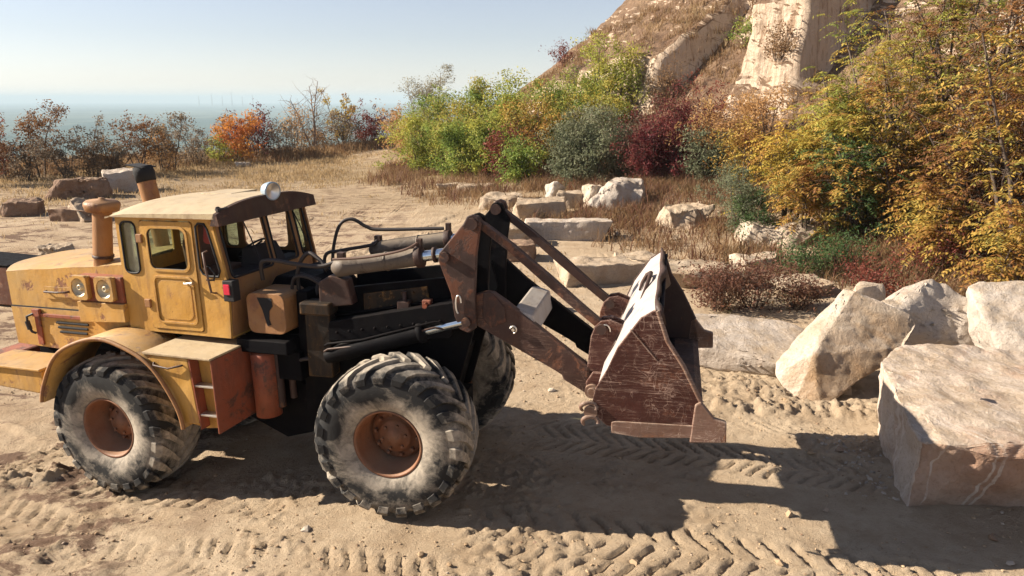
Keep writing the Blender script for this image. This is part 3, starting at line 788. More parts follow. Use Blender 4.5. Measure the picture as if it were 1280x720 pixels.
LEV = [(0.68, 3.10), (0.72, 3.18), (0.78, 3.20), (0.84, 3.17), (0.865, 3.10), (0.85, 3.00), (0.82, 2.80), (0.80, 2.40), (0.80, 1.98), (0.72, 1.92), (0.62, 1.96), (0.565, 2.10), (0.53, 2.35), (0.40, 2.70), (0.41, 2.78)]
for s in (-1, 1):
    m = MB().prism(LEV, s * 0.64 - 0.03, s * 0.64 + 0.03)
    t_ = pf('tilt_lever', m, 'towerrust' if s < 0 else 'brown', 0.012, 'dark brown rear tilt lever' if s > 0 else None)
    m = MB().prism([(x + (0.09 if x > 0.76 and z < 3.05 else 0.01), z - 0.01) for x, z in LEV], s * 0.44 - 0.03, s * 0.44 + 0.03)
    pf('lever_plate', m, 'black', 0.01, parent=t_)
    for (px_, pz_, pr_) in ((0.775, 3.105, 0.062), (0.475, 2.745, 0.055), (0.70, 2.05, 0.05)):
        pf('pin', MB().tube([(px_, s * 0.38, pz_), (px_, s * 0.71, pz_)], pr_, 16), 'brown', 0.006, parent=t_)
    # grease loop on the lever
    m = MB().tube([(0.62 + 0.03 * math.cos(a), s * 0.69, 2.24 + 0.10 * math.sin(a)) for a in np.linspace(0.2, 4.6, 12)], 0.009, 6)
    pf('hook', m, 'silver', parent=t_)
    # tilt cylinder: barrel in two stages, collar, chrome rod
    y = s * 0.54
    def cp(t): return (-0.86 + t * 1.36, y, 2.53 + t * 0.235)
    m = MB().tube([cp(0), cp(0.04), cp(0.10), cp(0.12), cp(0.13), cp(0.72)], [0.05, 0.105, 0.105, 0.105, 0.098, 0.098], 24)
    m.tube([cp(0.46), cp(0.465), cp(0.475), cp(0.48)], [0.098, 0.106, 0.106, 0.098], 24)
    cy = pf('tilt_cylinder', m, 'cyl')
    m = MB().tube([cp(0.715), cp(0.72), cp(0.77), cp(0.775)], [0.10, 0.118, 0.118, 0.06], 24)
    pf('rod_gland', MB().tube([cp(0.86), cp(0.862), cp(0.885), cp(0.887)], [0.04, 0.085, 0.085, 0.04], 20), 'brown', 0, parent=cy)
    m.box(cp(0.745)[0] - 0.03, cp(0.745)[0] + 0.03, y - 0.03, y + 0.03, cp(0.745)[2] + 0.08, cp(0.745)[2] + 0.20)
    pf('hose_port', MB().box(cp(0.08)[0] - 0.04, cp(0.08)[0] + 0.04, y - 0.04, y + 0.04, cp(0.08)[2] + 0.07, cp(0.08)[2] + 0.17), 'brown', 0.006, parent=cy)
    pf('collar', m, 'brown', 0.006, parent=cy)
    m = MB().tube([cp(0.70), cp(0.99)], 0.058, 20)
    pf('piston_rod', m, 'chrome', parent=cy)
    # lift cylinder low on the side
    y2 = s * 0.62
    m = MB().tube([(-0.95, y2, 1.52), (-0.75, y2, 1.60), (0.18, y2, 1.885)], [0.08, 0.105, 0.105], 20)
    m.tube([(0.15, y2, 1.875), (0.155, y2, 1.877), (0.22, y2, 1.897), (0.225, y2, 1.9)], [0.1, 0.12, 0.12, 0.06], 20)
    cy2 = pf('lift_cylinder', m, 'black')
    m = MB().tube([(0.15, y2, 1.875), (0.66, y2, 2.03)], 0.055, 18)
    pf('piston_rod', m, 'chrome', parent=cy2)
    # boom arm
    arm = [(0.62, 2.36), (0.60, 2.60), (0.72, 2.62), (1.12, 2.27), (2.02, 1.61), (2.14, 1.48), (2.15, 1.36), (2.05, 1.28), (1.95, 1.33), (1.74, 1.45), (1.72, 1.50), (1.64, 1.55), (0.74, 2.02), (0.60, 2.12)]
    if s < 0:
        arm = [(0.62, 2.14), (0.62, 2.28), (0.90, 2.37), (0.98, 2.36)] + arm[3:]
    m = MB().prism(arm, s * 0.55 - 0.05, s * 0.55 + 0.05)
    a_ = pf('boom_arm', m, 'armbrown' if s < 0 else 'black', 0.012, 'black far boom arm' if s > 0 else None)
    m = MB().prism([(0.86, 2.08), (0.87, 2.36), (0.95, 2.38), (1.10, 2.22), (1.12, 2.06), (0.95, 1.98)], s * 0.61 - 0.008, s * 0.61 + 0.008)
    pf('reinforcing_plate', m, 'towerrust', 0.01, parent=a_)
    m = MB().tube([(1.20, s * 0.59, 1.98), (1.20, s * 0.645, 1.98)], 0.018, 8)
    m.tube([(1.20 + 0.035 * math.cos(a), s * 0.63, 1.98 + 0.04 * math.sin(a)) for a in np.linspace(-1.5, 2.9, 9)], 0.009, 6)
    pf('hook', m, 'silver', parent=a_)
    m = MB().tube([(2.06, s * 0.50, 1.40), (2.06, s * 0.76, 1.40)], 0.075, 20)
    m.tube([(2.06, s * 0.755, 1.40), (2.06, s * 0.78, 1.40)], 0.045, 14)
    pf('pin', m, 'edge', 0.008, parent=a_)
    # upper link bar, slightly bowed
    pts = [(0.80, 3.10), (1.15, 2.845), (1.55, 2.515), (1.85, 2.265), (2.13, 2.04)]
    hw = [0.036, 0.042, 0.050, 0.045, 0.042]
    up, lo = [], []
    for i, (x, z) in enumerate(pts):
        a, c_ = pts[max(0, i - 1)], pts[min(4, i + 1)]
        dx, dz = c_[0] - a[0], c_[1] - a[1]; ln = math.hypot(dx, dz)
        up.append((x - dz / ln * hw[i], z + dx / ln * hw[i])); lo.append((x + dz / ln * hw[i], z - dx / ln * hw[i]))
    m = MB()
    ys = ((s * 0.50 - 0.055, s * 0.50 - 0.02), (s * 0.50 + 0.02, s * 0.50 + 0.055)) 
    for y0, y1 in ys:
        m.prism(up + lo[::-1], y0, y1)
    m.prism([(x, z - 0.006) for x, z in up] + [(x, z + 0.006) for x, z in lo[::-1]], s * 0.50 - 0.021, s * 0.50 + 0.021)
    pf('link_bar', m, 'armbrown' if s < 0 else 'brown', 0.01)
# torque box between the arms
m = MB().prism([(1.06, 1.98), (1.20, 2.19), (1.40, 2.13), (1.44, 1.92), (1.30, 1.74), (1.12, 1.80)], -0.56, 0.56)
pf('cross_beam', m, 'palebeam', 0.02, 'pale grey cross beam between the boom arms')

# bucket
BKT = [(2.69, 2.50), (2.55, 2.395), (2.36, 2.10), (2.27, 1.88), (2.17, 1.68), (2.145, 1.56), (2.18, 1.43), (2.28, 1.345), (2.45, 1.31), (3.08, 1.335)]
W_ = 1.40
def shell(path, th, y0, y1, n=1):
    m = MB(); k = len(path); inn = []
    for i, (x, z) in enumerate(path):
        a, c_ = path[max(0, i - 1)], path[min(k - 1, i + 1)]
        dx, dz = c_[0] - a[0], c_[1] - a[1]; ln = math.hypot(dx, dz)
        inn.append((x - dz / ln * th, z + dx / ln * th))
    v = []
    for yy in (y0, y1):
        v += [(x, yy, z) for x, z in path] + [(x, yy, z) for x, z in inn]
    f = []
    for i in range(k - 1):
        f += [(i, i + 1, 2 * k + i + 1, 2 * k + i), (k + i, 3 * k + i, 3 * k + i + 1, k + i + 1), (i, k + i, k + i + 1, i + 1), (2 * k + i, 2 * k + i + 1, 3 * k + i + 1, 3 * k + i)]
    f += [(0, 2 * k, 3 * k, k), (k - 1, 2 * k - 1, 4 * k - 1, 3 * k - 1)]
    return m.add(v, f)
def wavy(m, amp, f=2.0):
    return m.remap(lambda x, y, z: (x + amp * noise.noise(Vector((x * 3, y * f, z * 3))), y, z + amp * noise.noise(Vector((x * 3 + 9, y * f, z * 3)))))
path = BKT
pth2 = []
for i in range(len(path) - 1):
    for q in range(3):
        t = q / 3; pth2.append((path[i][0] * (1 - t) + path[i + 1][0] * t, path[i][1] * (1 - t) + path[i + 1][1] * t))
pth2.append(path[-1])
bk = pf('bucket', shell(BKT, 0.028, -W_ + 0.02, W_ - 0.02), 'baresteel', 0, 'loader bucket with pale scraped back and maroon sides')
SIDE = [(2.685, 2.50), (2.55, 2.41), (2.35, 2.11), (2.26, 1.89), (2.155, 1.69), (2.13, 1.56), (2.165, 1.42), (2.27, 1.335), (2.45, 1.30), (3.20, 1.325), (3.14, 1.62), (2.95, 1.98), (2.80, 2.20)]
for s in (-1, 1):
    m = MB().prism(SIDE, s * W_ - 0.02, s * W_ + 0.02)
    sp = pf('side_plate', m, 'bucket' if s < 0 else 'brown', 0.006, parent=bk)
    # wear strip along the foot, corner tooth, front edge bead, weld rib
    m = MB().prism([(2.32, 1.27), (2.32, 1.375), (2.36, 1.39), (3.12, 1.41), (3.12, 1.29), (2.6, 1.245)], s * (W_ + 0.022) - 0.014, s * (W_ + 0.022) + 0.014)
    pf('wear_strip', m, 'edge', 0.008, parent=bk)
    m = MB().prism([(3.05, 1.24), (3.08, 1.62), (3.13, 1.655), (3.26, 1.50), (3.37, 1.47), (3.38, 1.27)], s * (W_ + 0.012) - 0.032, s * (W_ + 0.012) + 0.032)
    pf('corner_tooth', m, 'edge', 0.012, parent=bk)
    m = MB().tube([(2.70, s * (W_ + 0.003), 2.49), (2.80, s * (W_ + 0.003), 2.205), (2.95, s * (W_ + 0.003), 1.985), (3.13, s * (W_ + 0.003), 1.64)], 0.024, 8)
    pf('edge_bead', m, 'edge' if s < 0 else 'brown', parent=bk)
m = MB().prism([(2.46, 2.30), (2.475, 2.30), (2.72, 2.02), (2.705, 2.02)], -W_ - 0.028, -W_ - 0.012)
pf('weld_seam', m, 'edge', parent=bk)
m = MB().prism([(2.86, 1.338), (2.86, 1.372), (3.12, 1.376), (3.19, 1.345), (3.12, 1.336)], -W_ + 0.02, W_ - 0.02)
pf('cutting_edge', m, 'armbrown', 0.004, parent=bk)
# battered spill lip along the top
m = MB()
ys = np.linspace(-W_ - 0.01, W_ + 0.01, 30)
rows = []
for y in ys:
    o_ = 0.028 * math.sin(y * 3.1 + 0.7) + 0.018 * math.sin(y * 7.3)
    o2 = 0.02 * math.sin(y * 4.3 + 2)
    rows.append([(2.672 + o_ * .2, y, 2.505 + o2 * .4), (2.69 + o_ * .5, y, 2.535 + o2 * .6), (2.725 + o_ * .8, y, 2.52 + o2 * .6), (2.745 + o_ * 1.4, y, 2.36), (2.725 + o_, y, 2.36)])
v = [p for r_ in rows for p in r_]; f = []
for i in range(len(rows) - 1):
    for q in range(5):
        f.append((5 * i + q, 5 * i + (q + 1) % 5, 5 * i + 5 + (q + 1) % 5, 5 * i + 5 + q))
f += [(0, 1, 2, 3, 4), tuple(len(v) - 5 + q for q in (4, 3, 2, 1, 0))]
m.add(v, f, True)
pf('spill_lip', m, 'brown', parent=bk)
# inner lining, dark and polished
m = shell([(x + (0.062 if z > 1.5 else 0.02), z - (0.02 if z > 1.5 else -0.032)) for x, z in BKT[:-1]] + [(2.9, 1.372)], 0.008, -W_ + 0.03, W_ - 0.03)
pf('inner_lining', m, 'insidesteel', parent=bk)
# brackets on the back that take the arms and links
for s in (-1, 1):
    for yy in (0.42, 0.58):
        m = MB().prism([(2.00, 1.42), (1.98, 1.52), (2.02, 1.95), (2.06, 2.06), (2.12, 2.12), (2.22, 2.14), (2.35, 2.09), (2.27, 1.9), (2.20, 1.72), (2.16, 1.55), (2.22, 1.34), (2.06, 1.33)], s * yy - 0.02, s * yy + 0.02)
        pf('bucket_bracket', m, 'bucket', 0.008, parent=bk)
    m = MB().prism([(2.02, 1.36), (1.99, 1.48), (2.06, 1.60), (2.18, 1.6), (2.2, 1.36), (2.1, 1.31)], s * 0.70 - 0.02, s * 0.70 + 0.02)
    pf('bucket_bracket', m, 'bucket', 0.008, parent=bk)
    m = MB().tube([(2.13, s * 0.38, 2.04), (2.13, s * 0.64, 2.04)], 0.055, 16)
    pf('pin', m, 'brown', 0.006, parent=bk)
    m = MB().tube([(2.17 + 0.05 * math.cos(a), s * 0.615, 2.02 + 0.07 * math.sin(a)) for a in np.linspace(0, 3.6, 9)], 0.008, 6)
    pf('hook', m, 'silver', parent=bk)
# curved lifting hooks
def bn(t, y, off=0.04):   # point on the pale back between its top and the bend
    a, c_ = Vector((2.69, 0, 2.50)), Vector((2.36, 0, 2.10))
    p = a.lerp(c_, t); n_ = Vector((-0.77, 0, 0.64))
    return (p.x + n_.x * off, y, p.z + n_.z * off)
m = MB().tube([bn(0.52, 0.02, 0.05), bn(0.44, 0.20, 0.06), bn(0.28, 0.28, 0.07), bn(0.15, 0.16, 0.07), bn(0.17, -0.02, 0.07), bn(0.30, -0.20, 0.05), bn(0.46, -0.40, 0.03)], [0.014, 0.022, 0.028, 0.028, 0.024, 0.018, 0.012], 8)
pf('lifting_hook', m, 'brown', parent=bk)
for dz, dx in ((0, 0), (-0.14, 0.02)):
    m = MB().tube([(2.10 + dx + 0.075 * math.cos(a), -W_ - 0.03 + 0.01 * math.sin(a * 2), 1.50 + dz + 0.055 * math.sin(a)) for a in np.linspace(-0.2, 3.9, 10)], [0.022] * 5 + [0.024, 0.022, 0.02, 0.016, 0.012], 8)
    pf('chain_hook', m, 'edge', parent=bk)
m = MB().tube([(2.12, -1.32, 1.46), (2.12, -1.44, 1.46)], 0.065, 16)
pf('pin', m, 'edge', 0.01, parent=bk)

# --- hoses
def hose(pts, r, mat='rubberhose', fr=None):
    P = [Vector(p) for p in pts]; out = []
    for i in range(len(P) - 1):
        a, b_, c_, d_ = P[max(0, i - 1)], P[i], P[i + 1], P[min(len(P) - 1, i + 2)]
        for q in range(6):
            t = q / 6
            out.append(0.5 * ((2 * b_) + (c_ - a) * t + (2 * a - 5 * b_ + 4 * c_ - d_) * t * t + (3 * b_ - a - 3 * c_ + d_) * t ** 3))
    out.append(P[-1])
    o = (fr or pf)('hydraulic_hose', MB().tube(out, r, 8), mat)
hose([(-1.30, 0.35, 2.25), (-1.28, 0.40, 2.60), (-1.20, 0.45, 2.86), (-1.05, 0.48, 2.92), (-0.88, 0.5, 2.83), (-0.70, 0.51, 2.80), (0.1, 0.52, 2.84)], 0.022)
hose([(-1.38, -0.35, 2.05), (-1.36, -0.40, 2.45), (-1.22, -0.42, 2.66), (-1.05, -0.46, 2.60), (-0.95, -0.50, 2.50)], 0.024)
hose([(-1.75, -0.5, 2.35), (-1.72, -0.55, 2.56), (-1.55, -0.58, 2.60), (-1.3, -0.58, 2.57), (-1.0, -0.55, 2.55), (-0.80, -0.52, 2.62)], 0.024)
hose([(-1.30, 0.2, 2.1), (-1.26, 0.1, 2.52), (-1.10, 0.2, 2.58), (-0.8, 0.4, 2.62), (-0.75, 0.5, 2.66)], 0.022)
hose([(-1.45, -0.40, 1.9), (-1.44, -0.42, 2.2), (-1.38, -0.45, 2.38), (-1.2, -0.48, 2.40), (-1.0, -0.48, 2.30)], 0.02)
hose([(-0.80, -0.66, 2.66), (-0.4, -0.66, 2.70), (0.0, -0.64, 2.79), (0.14, -0.56, 2.86)], 0.014, 'copper')
hose([(-1.45, -0.3, 1.2), (-1.3, -0.6, 1.45), (-1.0, -0.62, 1.5), (-0.8, -0.62, 1.6)], 0.022)

# --- rear half
m = MB()
for s in (-1, 1):
    m.prism([(-1.95, 0.95), (-1.95, 1.50), (1.9, 1.50), (2.35, 1.25), (2.4, 0.75), (1.9, 0.60), (1.3, 0.85), (0.6, 1.05), (-0.6, 1.05)], s * 0.42 - 0.04, s * 0.42 + 0.04)
m.box(-1.95, 1.9, -0.38, 0.38, 1.1, 1.45)
m.box(1.9, 2.5, -0.30, 0.30, 0.75, 0.85)
m.box(1.9, 2.5, -0.30, 0.30, 1.25, 1.35)
m.lathe([(-0.45, 0.02), (-0.45, 0.14), (0.6, 0.14), (0.6, 0.02)], (2.38, 0, 0.95), (0, 0, 1), 20)
pr('rear_frame', m, 'black', 0.012)
m = MB().tube([(0, -0.72, 0.85), (0, -0.35, 0.86), (0, 0.35, 0.86), (0, 0.72, 0.85)], [0.14, 0.17, 0.17, 0.14], 16)
m.lathe([(-0.30, 0.05), (-0.27, 0.22), (-0.1, 0.33), (0.1, 0.33), (0.27, 0.22), (0.30, 0.05)], (0, 0, 0.86), (1, 0, 0), 20)
pr('rear_axle', m, 'black')

# hood: bowed tail, sloping top with rounded shoulders
def hood():
    m = MB()
    xs = [(-1.0, 0), (1.0, 0)]
    ny = 17; nxh = 15
    top = []
    for j in range(ny):
        y = -0.80 + 1.60 * j / (ny - 1)
        xr = -1.86 - 0.36 * (1 - (y / 0.8) ** 2)
        for i in range(nxh):
            t = i / (nxh - 1)
            x = xr + (0.16 - xr) * t
            z = 2.585 + 0.165 * (x + 1.85) / 2.0 + 0.06 * (1 - (y / 0.8) ** 4) + 0.004 * math.sin(9 * x + 5 * y)
            top.append((x, y, z))
    n = len(top)
    fc = [(j * nxh + i, j * nxh + i + 1, (j + 1) * nxh + i + 1, (j + 1) * nxh + i) for j in range(ny - 1) for i in range(nxh - 1)]
    m.add(top, fc, True)
    # side skirts down to the seam and the bowed tail
    rim = [j * nxh for j in range(ny)]
    tv = [top[k] for k in rim] + [(top[k][0], top[k][1], 1.62) for k in rim]
    m.add(tv, [(i, i + 1, ny + i + 1, ny + i) for i in range(ny - 1)], True)
    for y in (-0.80, 0.80):
        j = 0 if y < 0 else ny - 1
        tp = [top[j * nxh + i] for i in range(nxh)]
        m.add(tp + [(p[0], y, 2.145) for p in tp], [(i, i + 1, nxh + i + 1, nxh + i) for i in range(nxh - 1)])
        s = -1 if y < 0 else 1
        m.add([(x_, y - s * 0.0, z_) for x_, z_ in ((-1.86, 2.145), (0.16, 2.145), (0.16, 2.13), (-1.86, 2.13))], [(0, 1, 2, 3)])
    return m
hd = pr('hood', hood(), 'hoodyellow')
for s in (-1, 1):
    m = MB().prism([(-1.865, 2.125), (-1.855, 1.63), (-1.15, 1.60), (-0.60, 1.78), (0.16, 2.0), (0.16, 2.125)], s * 0.80 - 0.012, s * 0.80 + 0.012)
    sd = pr('hood_side_panel', m, 'hoodyellow', 0.004, parent=hd)
    m = MB().box(-1.864, 0.16, s * 0.803 - 0.008, s * 0.803 + 0.008, 2.126, 2.142)
    pr('seam', m, 'seal', parent=hd)
    for k, z in enumerate((1.955, 1.895, 1.835)):
        m = MB().tube([(-1.12 + 0.02 * k, s * 0.815, z), (-0.60 - 0.02 * k, s * 0.815, z)], 0.017, 8)
        pr('vent', m, 'soot', parent=sd)
# strap, latch bar, handle on the near side
m = MB().box(-1.47, -1.38, -0.835, -0.812, 1.64, 2.10)
m.box(-1.47, -1.35, -0.86, -0.815, 2.02, 2.12)
m.box(-1.36, -0.62, -0.845, -0.812, 2.02, 2.065)
pr('hood_latch', m, 'redrust', 0.006, parent=hd)
m = MB().tube([(-1.45, -0.85, 2.06), (-1.55, -0.87, 2.02), (-1.56, -0.87, 1.90), (-1.50, -0.87, 1.82), (-1.46, -0.85, 1.80)], 0.016, 8)
m.tube([(-1.56, -0.87, 1.96), (-1.53, -0.87, 1.85)], 0.03, 8)
pr('latch_handle', m, 'rubberhose', parent=hd)
m = MB().tube([(-1.20, -0.82, 2.36), (-1.19, -0.86, 2.36), (-1.0, -0.86, 2.36), (-0.84, -0.86, 2.37), (-0.83, -0.82, 2.37)], 0.014, 8)
pr('grab_handle', m, 'brown', parent=hd)
m = MB().prism(rrect(-1.24, -0.66, 2.26, 2.42, 0.03), -0.818, -0.806)
pr('hatch', m, 'hoodyellow', 0.005, parent=hd)
# dark opening and grille at the tail
m = MB()
for k in range(6):
    m.box(-2.26, -2.20, -0.45, 0.45, 1.72 + k * 0.12, 1.75 + k * 0.12)
pr('tail_grille', m, 'brown', parent=hd)

# headlamp block on the near and far shoulder
for s in (-1, 1):
    Yb = lambda a, b_: (min(s * a, s * b_), max(s * a, s * b_))
    m = MB().box(-0.55, 0.14, *Yb(0.78, 0.93), 2.30, 2.62)
    lb = pr('headlamp_box', m, 'redrust', 0.01)
    m = MB().prism([(-0.56, 2.04), (-0.56, 2.30), (0.15, 2.30), (0.15, 2.08)], *Yb(0.80, 0.96))
    pr('box_skirt', m, 'hoodyellow', 0.008, parent=lb)
    for x0 in (-0.60, -0.21):
        x1, z0, z1 = x0 + 0.27, 2.33, 2.63
        outer = rrect(x0, x1, z0, z1, 0.05, 5)
        cx, cz = (x0 + x1) / 2, (z0 + z1) / 2
        hole = [(cx + 0.105 * math.cos(a), cz + 0.115 * math.sin(a)) for a in np.linspace(0, 2 * math.pi, 24, endpoint=False)]
        m = MB().panel(outer, [hole], s * 1.0 if s < 0 else s * 1.0 - 0.05, 0.05)
        m.add([(x0 + .01, s * .95, z0 + .01), (x1 - .01, s * .95, z0 + .01), (x1 - .01, s * .95, z1 - .01), (x0 + .01, s * .95, z1 - .01), (x0 + .01, s * .91, z0 + .01), (x1 - .01, s * .91, z0 + .01), (x1 - .01, s * .91, z1 - .01), (x0 + .01, s * .91, z1 - .01)],
              [(0, 1, 5, 4), (1, 2, 6, 5), (2, 3, 7, 6), (3, 0, 4, 7)])
        hl = pr('headlight', m, 'hoodyellow', 0.006)
        m = MB().lathe([(0.995, 0.110), (0.975, 0.100), (0.955, 0.065), (0.95, 0.04), (0.985, 0.035), (0.99, 0.018), (0.95, 0.016), (0.95, 0.0)], (cx, 0, cz), (0, s, 0), 24)
        pr('reflector', m, 'reflector', parent=hl)

# air intake stack and exhaust
m = MB().tube([(-0.36, -0.68, 2.60), (-0.355, -0.68, 2.68), (-0.345, -0.68, 2.80), (-0.345, -0.68, 2.81), (-0.34, -0.68, 2.86), (-0.25, -0.68, 3.40)], [0.125, 0.12, 0.105, 0.118, 0.112, 0.108], 24)
st = pr('intake_stack', m, 'orange')
m = MB().lathe([(-0.02, 0.11), (0.0, 0.17), (0.0, 0.185), (0.05, 0.20), (0.07, 0.205), (0.10, 0.20), (0.125, 0.17), (0.135, 0.05), (0.16, 0.03), (0.165, 0.0)], (-0.25, -0.68, 3.37), (0.08, 0, 1), 28)
pr('stack_cap', m, 'orange', parent=st)
m = MB().lathe([(-0.0, 0.122), (0.03, 0.124), (0.035, 0.118)], (-0.345, -0.68, 2.80), (0.12, 0, 1), 24)
pr('clamp', m, 'brown', parent=st)
m = MB().tube([(-0.36, 0.32, 2.66), (-0.42, 0.32, 3.2), (-0.50, 0.32, 3.64)], [0.095, 0.11, 0.12], 20)
ex = pr('exhaust_pipe', m, 'orange')
m = MB().lathe([(0, 0.108), (0.0, 0.125), (0.13, 0.135), (0.20, 0.12), (0.20, 0.10), (0.02, 0.09)], (-0.495, 0.32, 3.62), (-0.2, 0, 1), 20)
m.hexa([(-0.70, 0.20, 3.84), (-0.42, 0.20, 3.80), (-0.42, 0.44, 3.80), (-0.70, 0.44, 3.84)], [(-0.70, 0.20, 3.855), (-0.42, 0.20, 3.815), (-0.42, 0.44, 3.815), (-0.70, 0.44, 3.855)])
pr('exhaust_tip', m, 'soot', parent=ex)

# fenders over the rear wheels
for s in (-1, 1):
    outer, inner = s * 1.40, s * 0.74
    pts = []
    for a in np.linspace(R(4), R(170), 40):
        r_ = 1.05
        pts.append((0.18 + r_ * math.cos(a), 0.96 + r_ * math.sin(a)))
    v = []; n = len(pts)
    for th_, (o_, i_) in ((0, (outer, inner)), (-0.03, (outer, inner))):
        for y in (o_, i_):
            for x, z in pts:
                dx, dz = x - 0.18, z - 0.96; l_ = math.hypot(dx, dz)
                v.append((x + dx / l_ * th_, y, z + dz / l_ * th_))
    f = []
    for i in range(n - 1):
        f += [(i, i + 1, n + i + 1, n + i), (2 * n + i, 3 * n + i, 3 * n + i + 1, 2 * n + i + 1), (i, 2 * n + i, 2 * n + i + 1, i + 1), (n + i, n + i + 1, 3 * n + i + 1, 3 * n + i)]
    m = MB().add(v, f, True)
    fe = pr('fender', m, 'hoodyellow')
    # outer lip, a little bent
    lp = [(0.18 + (1.045 + 0.008 * math.sin(a * 9)) * math.cos(a), outer + s * 0.008, 0.96 + (1.045 + 0.008 * math.sin(a * 9)) * math.sin(a)) for a in np.linspace(R(4), R(170), 60)]
    m = MB().tube(lp, 0.024, 6)
    pr('fender_lip', m, 'orange', parent=fe)

# tool box and step in front of the rear wheels
for s in (-1, 1):
    ya, yb = s * 1.36, s * 0.58
    def bx(poly, y0, y1):
        return MB().prism(poly, min(y0, y1), max(y0, y1))
    m = bx([(0.78, 1.86), (0.86, 1.88), (1.66, 1.86), (1.66, 1.02), (1.40, 0.98), (1.16, 1.02), (1.12, 1.25), (1.02, 1.52)], s * 1.22, yb)
    m.prism([(0.80, 1.80), (0.88, 1.865), (1.36, 1.86), (1.42, 1.10), (1.22, 1.08), (1.17, 1.25), (1.05, 1.52)], min(ya, s * 1.225), max(ya, s * 1.225))
    tb = pr('tool_box', m, 'yellow', 0.01)
    m = MB().hexa([(0.74, ya + s * .01, 1.875), (1.40, ya + s * .01, 1.868), (1.69, s * 1.24, 1.866), (1.69, yb, 1.866)][:4], [(0.74, ya + s * .01, 1.905), (1.40, ya + s * .01, 1.898), (1.69, s * 1.24, 1.896), (1.69, yb, 1.896)])
    m = MB().prism([(0.76, 1.870), (0.76, 1.90), (1.68, 1.885), (1.68, 1.862)], min(s * 1.38, yb), max(s * 1.38, yb))
    pr('box_lid', m, 'cream', 0.006, parent=tb)
    m = MB().hexa([(1.425, ya, 1.06), (1.665, s * 1.20, 1.04), (1.665, yb, 1.04), (1.43, yb, 1.06)], [(1.37, ya, 1.855), (1.675, s * 1.20, 1.858), (1.675, yb, 1.858), (1.38, yb, 1.855)])
    m = MB().box(1.662, 1.682, min(s * 1.36, yb), max(s * 1.36, yb), 1.0, 1.86)
    pr('front_panel', m, 'redrust', 0.008, parent=tb)
    m = MB().prism([(1.43, 1.03), (1.37, 1.855), (1.385, 1.858), (1.445, 1.03)], min(s * 1.225, s * 1.36), max(s * 1.225, s * 1.36))
    pr('step_recess', m, 'redrust', parent=tb)
    for z, x0 in ((1.54, 1.40), (1.20, 1.40)):
        m = MB().box(x0, 1.66, min(s * 1.24, s * 1.345), max(s * 1.24, s * 1.345), z - 0.012, z + 0.012)
        pr('step_bar', m, 'silver', 0.004, parent=tb)
    m = MB().tube([(0.90, s * 1.365, 1.78), (0.92, s * 1.40, 1.76), (1.12, s * 1.405, 1.74), (1.28, s * 1.39, 1.78), (1.29, s * 1.365, 1.78)], 0.012, 6)
    pr('grab_handle', m, 'brown', parent=tb)

# rear platform
for s in (-1, 1):
    m = MB().box(-1.96, -0.88, min(s * 1.36, s * 0.80), max(s * 1.36, s * 0.80), 1.50, 1.53)
    pl_ = pr('rear_step', m, 'hoodyellow', 0.008)
    m = MB().prism([(-1.80, 1.49), (-0.90, 1.49), (-0.88, 1.28), (-1.00, 1.20), (-1.70, 1.24)], min(s * 1.32, s * 0.84), max(s * 1.32, s * 0.84))
    pr('step_box', m, 'hoodyellow', 0.015, parent=pl_)
m = MB().box(-2.42, -2.0, -1.05, 1.05, 1.10, 1.46)
m.box(-2.5, -2.42, -0.3, 0.3, 1.0, 1.3)
pr('counterweight', m, 'redrust', 0.05)

# --- cab
CX0, CXT, CXS, CXB = 0.15, 1.50, 1.64, 1.60
win1 = rrect(0.215, 0.43, 2.68, 3.285, 0.07)
win3 = [(1.285, 2.78), (1.32, 2.715), (1.40, 2.69), (1.53, 2.69), (1.555, 2.76), (1.445, 3.22), (1.41, 3.285), (1.33, 3.29), (1.285, 3.25)]
doorhole = rrect(0.50, 1.245, 2.02, 3.31, 0.04)
side_outer = [(CX0, 1.98), (CXB, 1.97), (CXS, 2.62), (CXT, 3.36), (CX0, 3.36)]
cab = MB().box(CX0, CXB, -0.86, 0.86, 1.96, 2.0)
nearw = MB().panel(side_outer, [win1, doorhole, win3], -0.90, 0.035)
farw = MB().panel(side_outer, [win1, rrect(0.53, 1.23, 2.70, 3.28, 0.08), win3], 0.865, 0.035)
# front wall (yz panel, leaning) built in (y,z) and mapped
fy = MB().panel([(-0.866, 1.98), (0.866, 1.98), (0.866, 3.34), (-0.866, 3.34)],
                [rrect(-0.80, -0.03, 2.66, 3.27, 0.05), rrect(0.05, 0.50, 2.66, 3.27, 0.05), rrect(0.60, 0.80, 2.66, 3.27, 0.05)], 0, -0.04)
def front_map(a, y, z):
    x = CXB + (CXS - CXB) * (z - 1.98) / 0.64 if z < 2.62 else CXS + (CXT - CXS) * (z - 2.62) / 0.74
    return (x + y, a, z)
fy.remap(front_map)
by_ = MB().panel([(-0.866, 1.98), (0.866, 1.98), (0.866, 3.34), (-0.866, 3.34)], [rrect(-0.72, -0.06, 2.78, 3.26, 0.06), rrect(0.06, 0.72, 2.78, 3.26, 0.06)], 0, 0.035)
by_.remap(lambda a, y, z: (CX0 + y, a, z))
cabo = pr('cab', cab, 'yellow', 0.004)
pr('side_wall', nearw, 'yellow', 0.004, parent=cabo)
pr('side_wall', farw, 'orange', 0.004, parent=cabo)
pr('front_wall', fy, 'orange', 0.006, 'orange-brown cab front wall with three windscreen openings', parent=cabo)
pr('rear_wall', by_, 'yellow', 0.006, parent=cabo)
m = MB().box(0.20, 0.22, -0.85, 0.85, 2.0, 2.62)
m.box(0.2, 1.55, 0.845, 0.862, 2.0, 2.66)
m.box(0.2, 1.52, -0.85, 0.85, 3.33, 3.345)
pr('cab_lining', m, 'interior', parent=cabo)
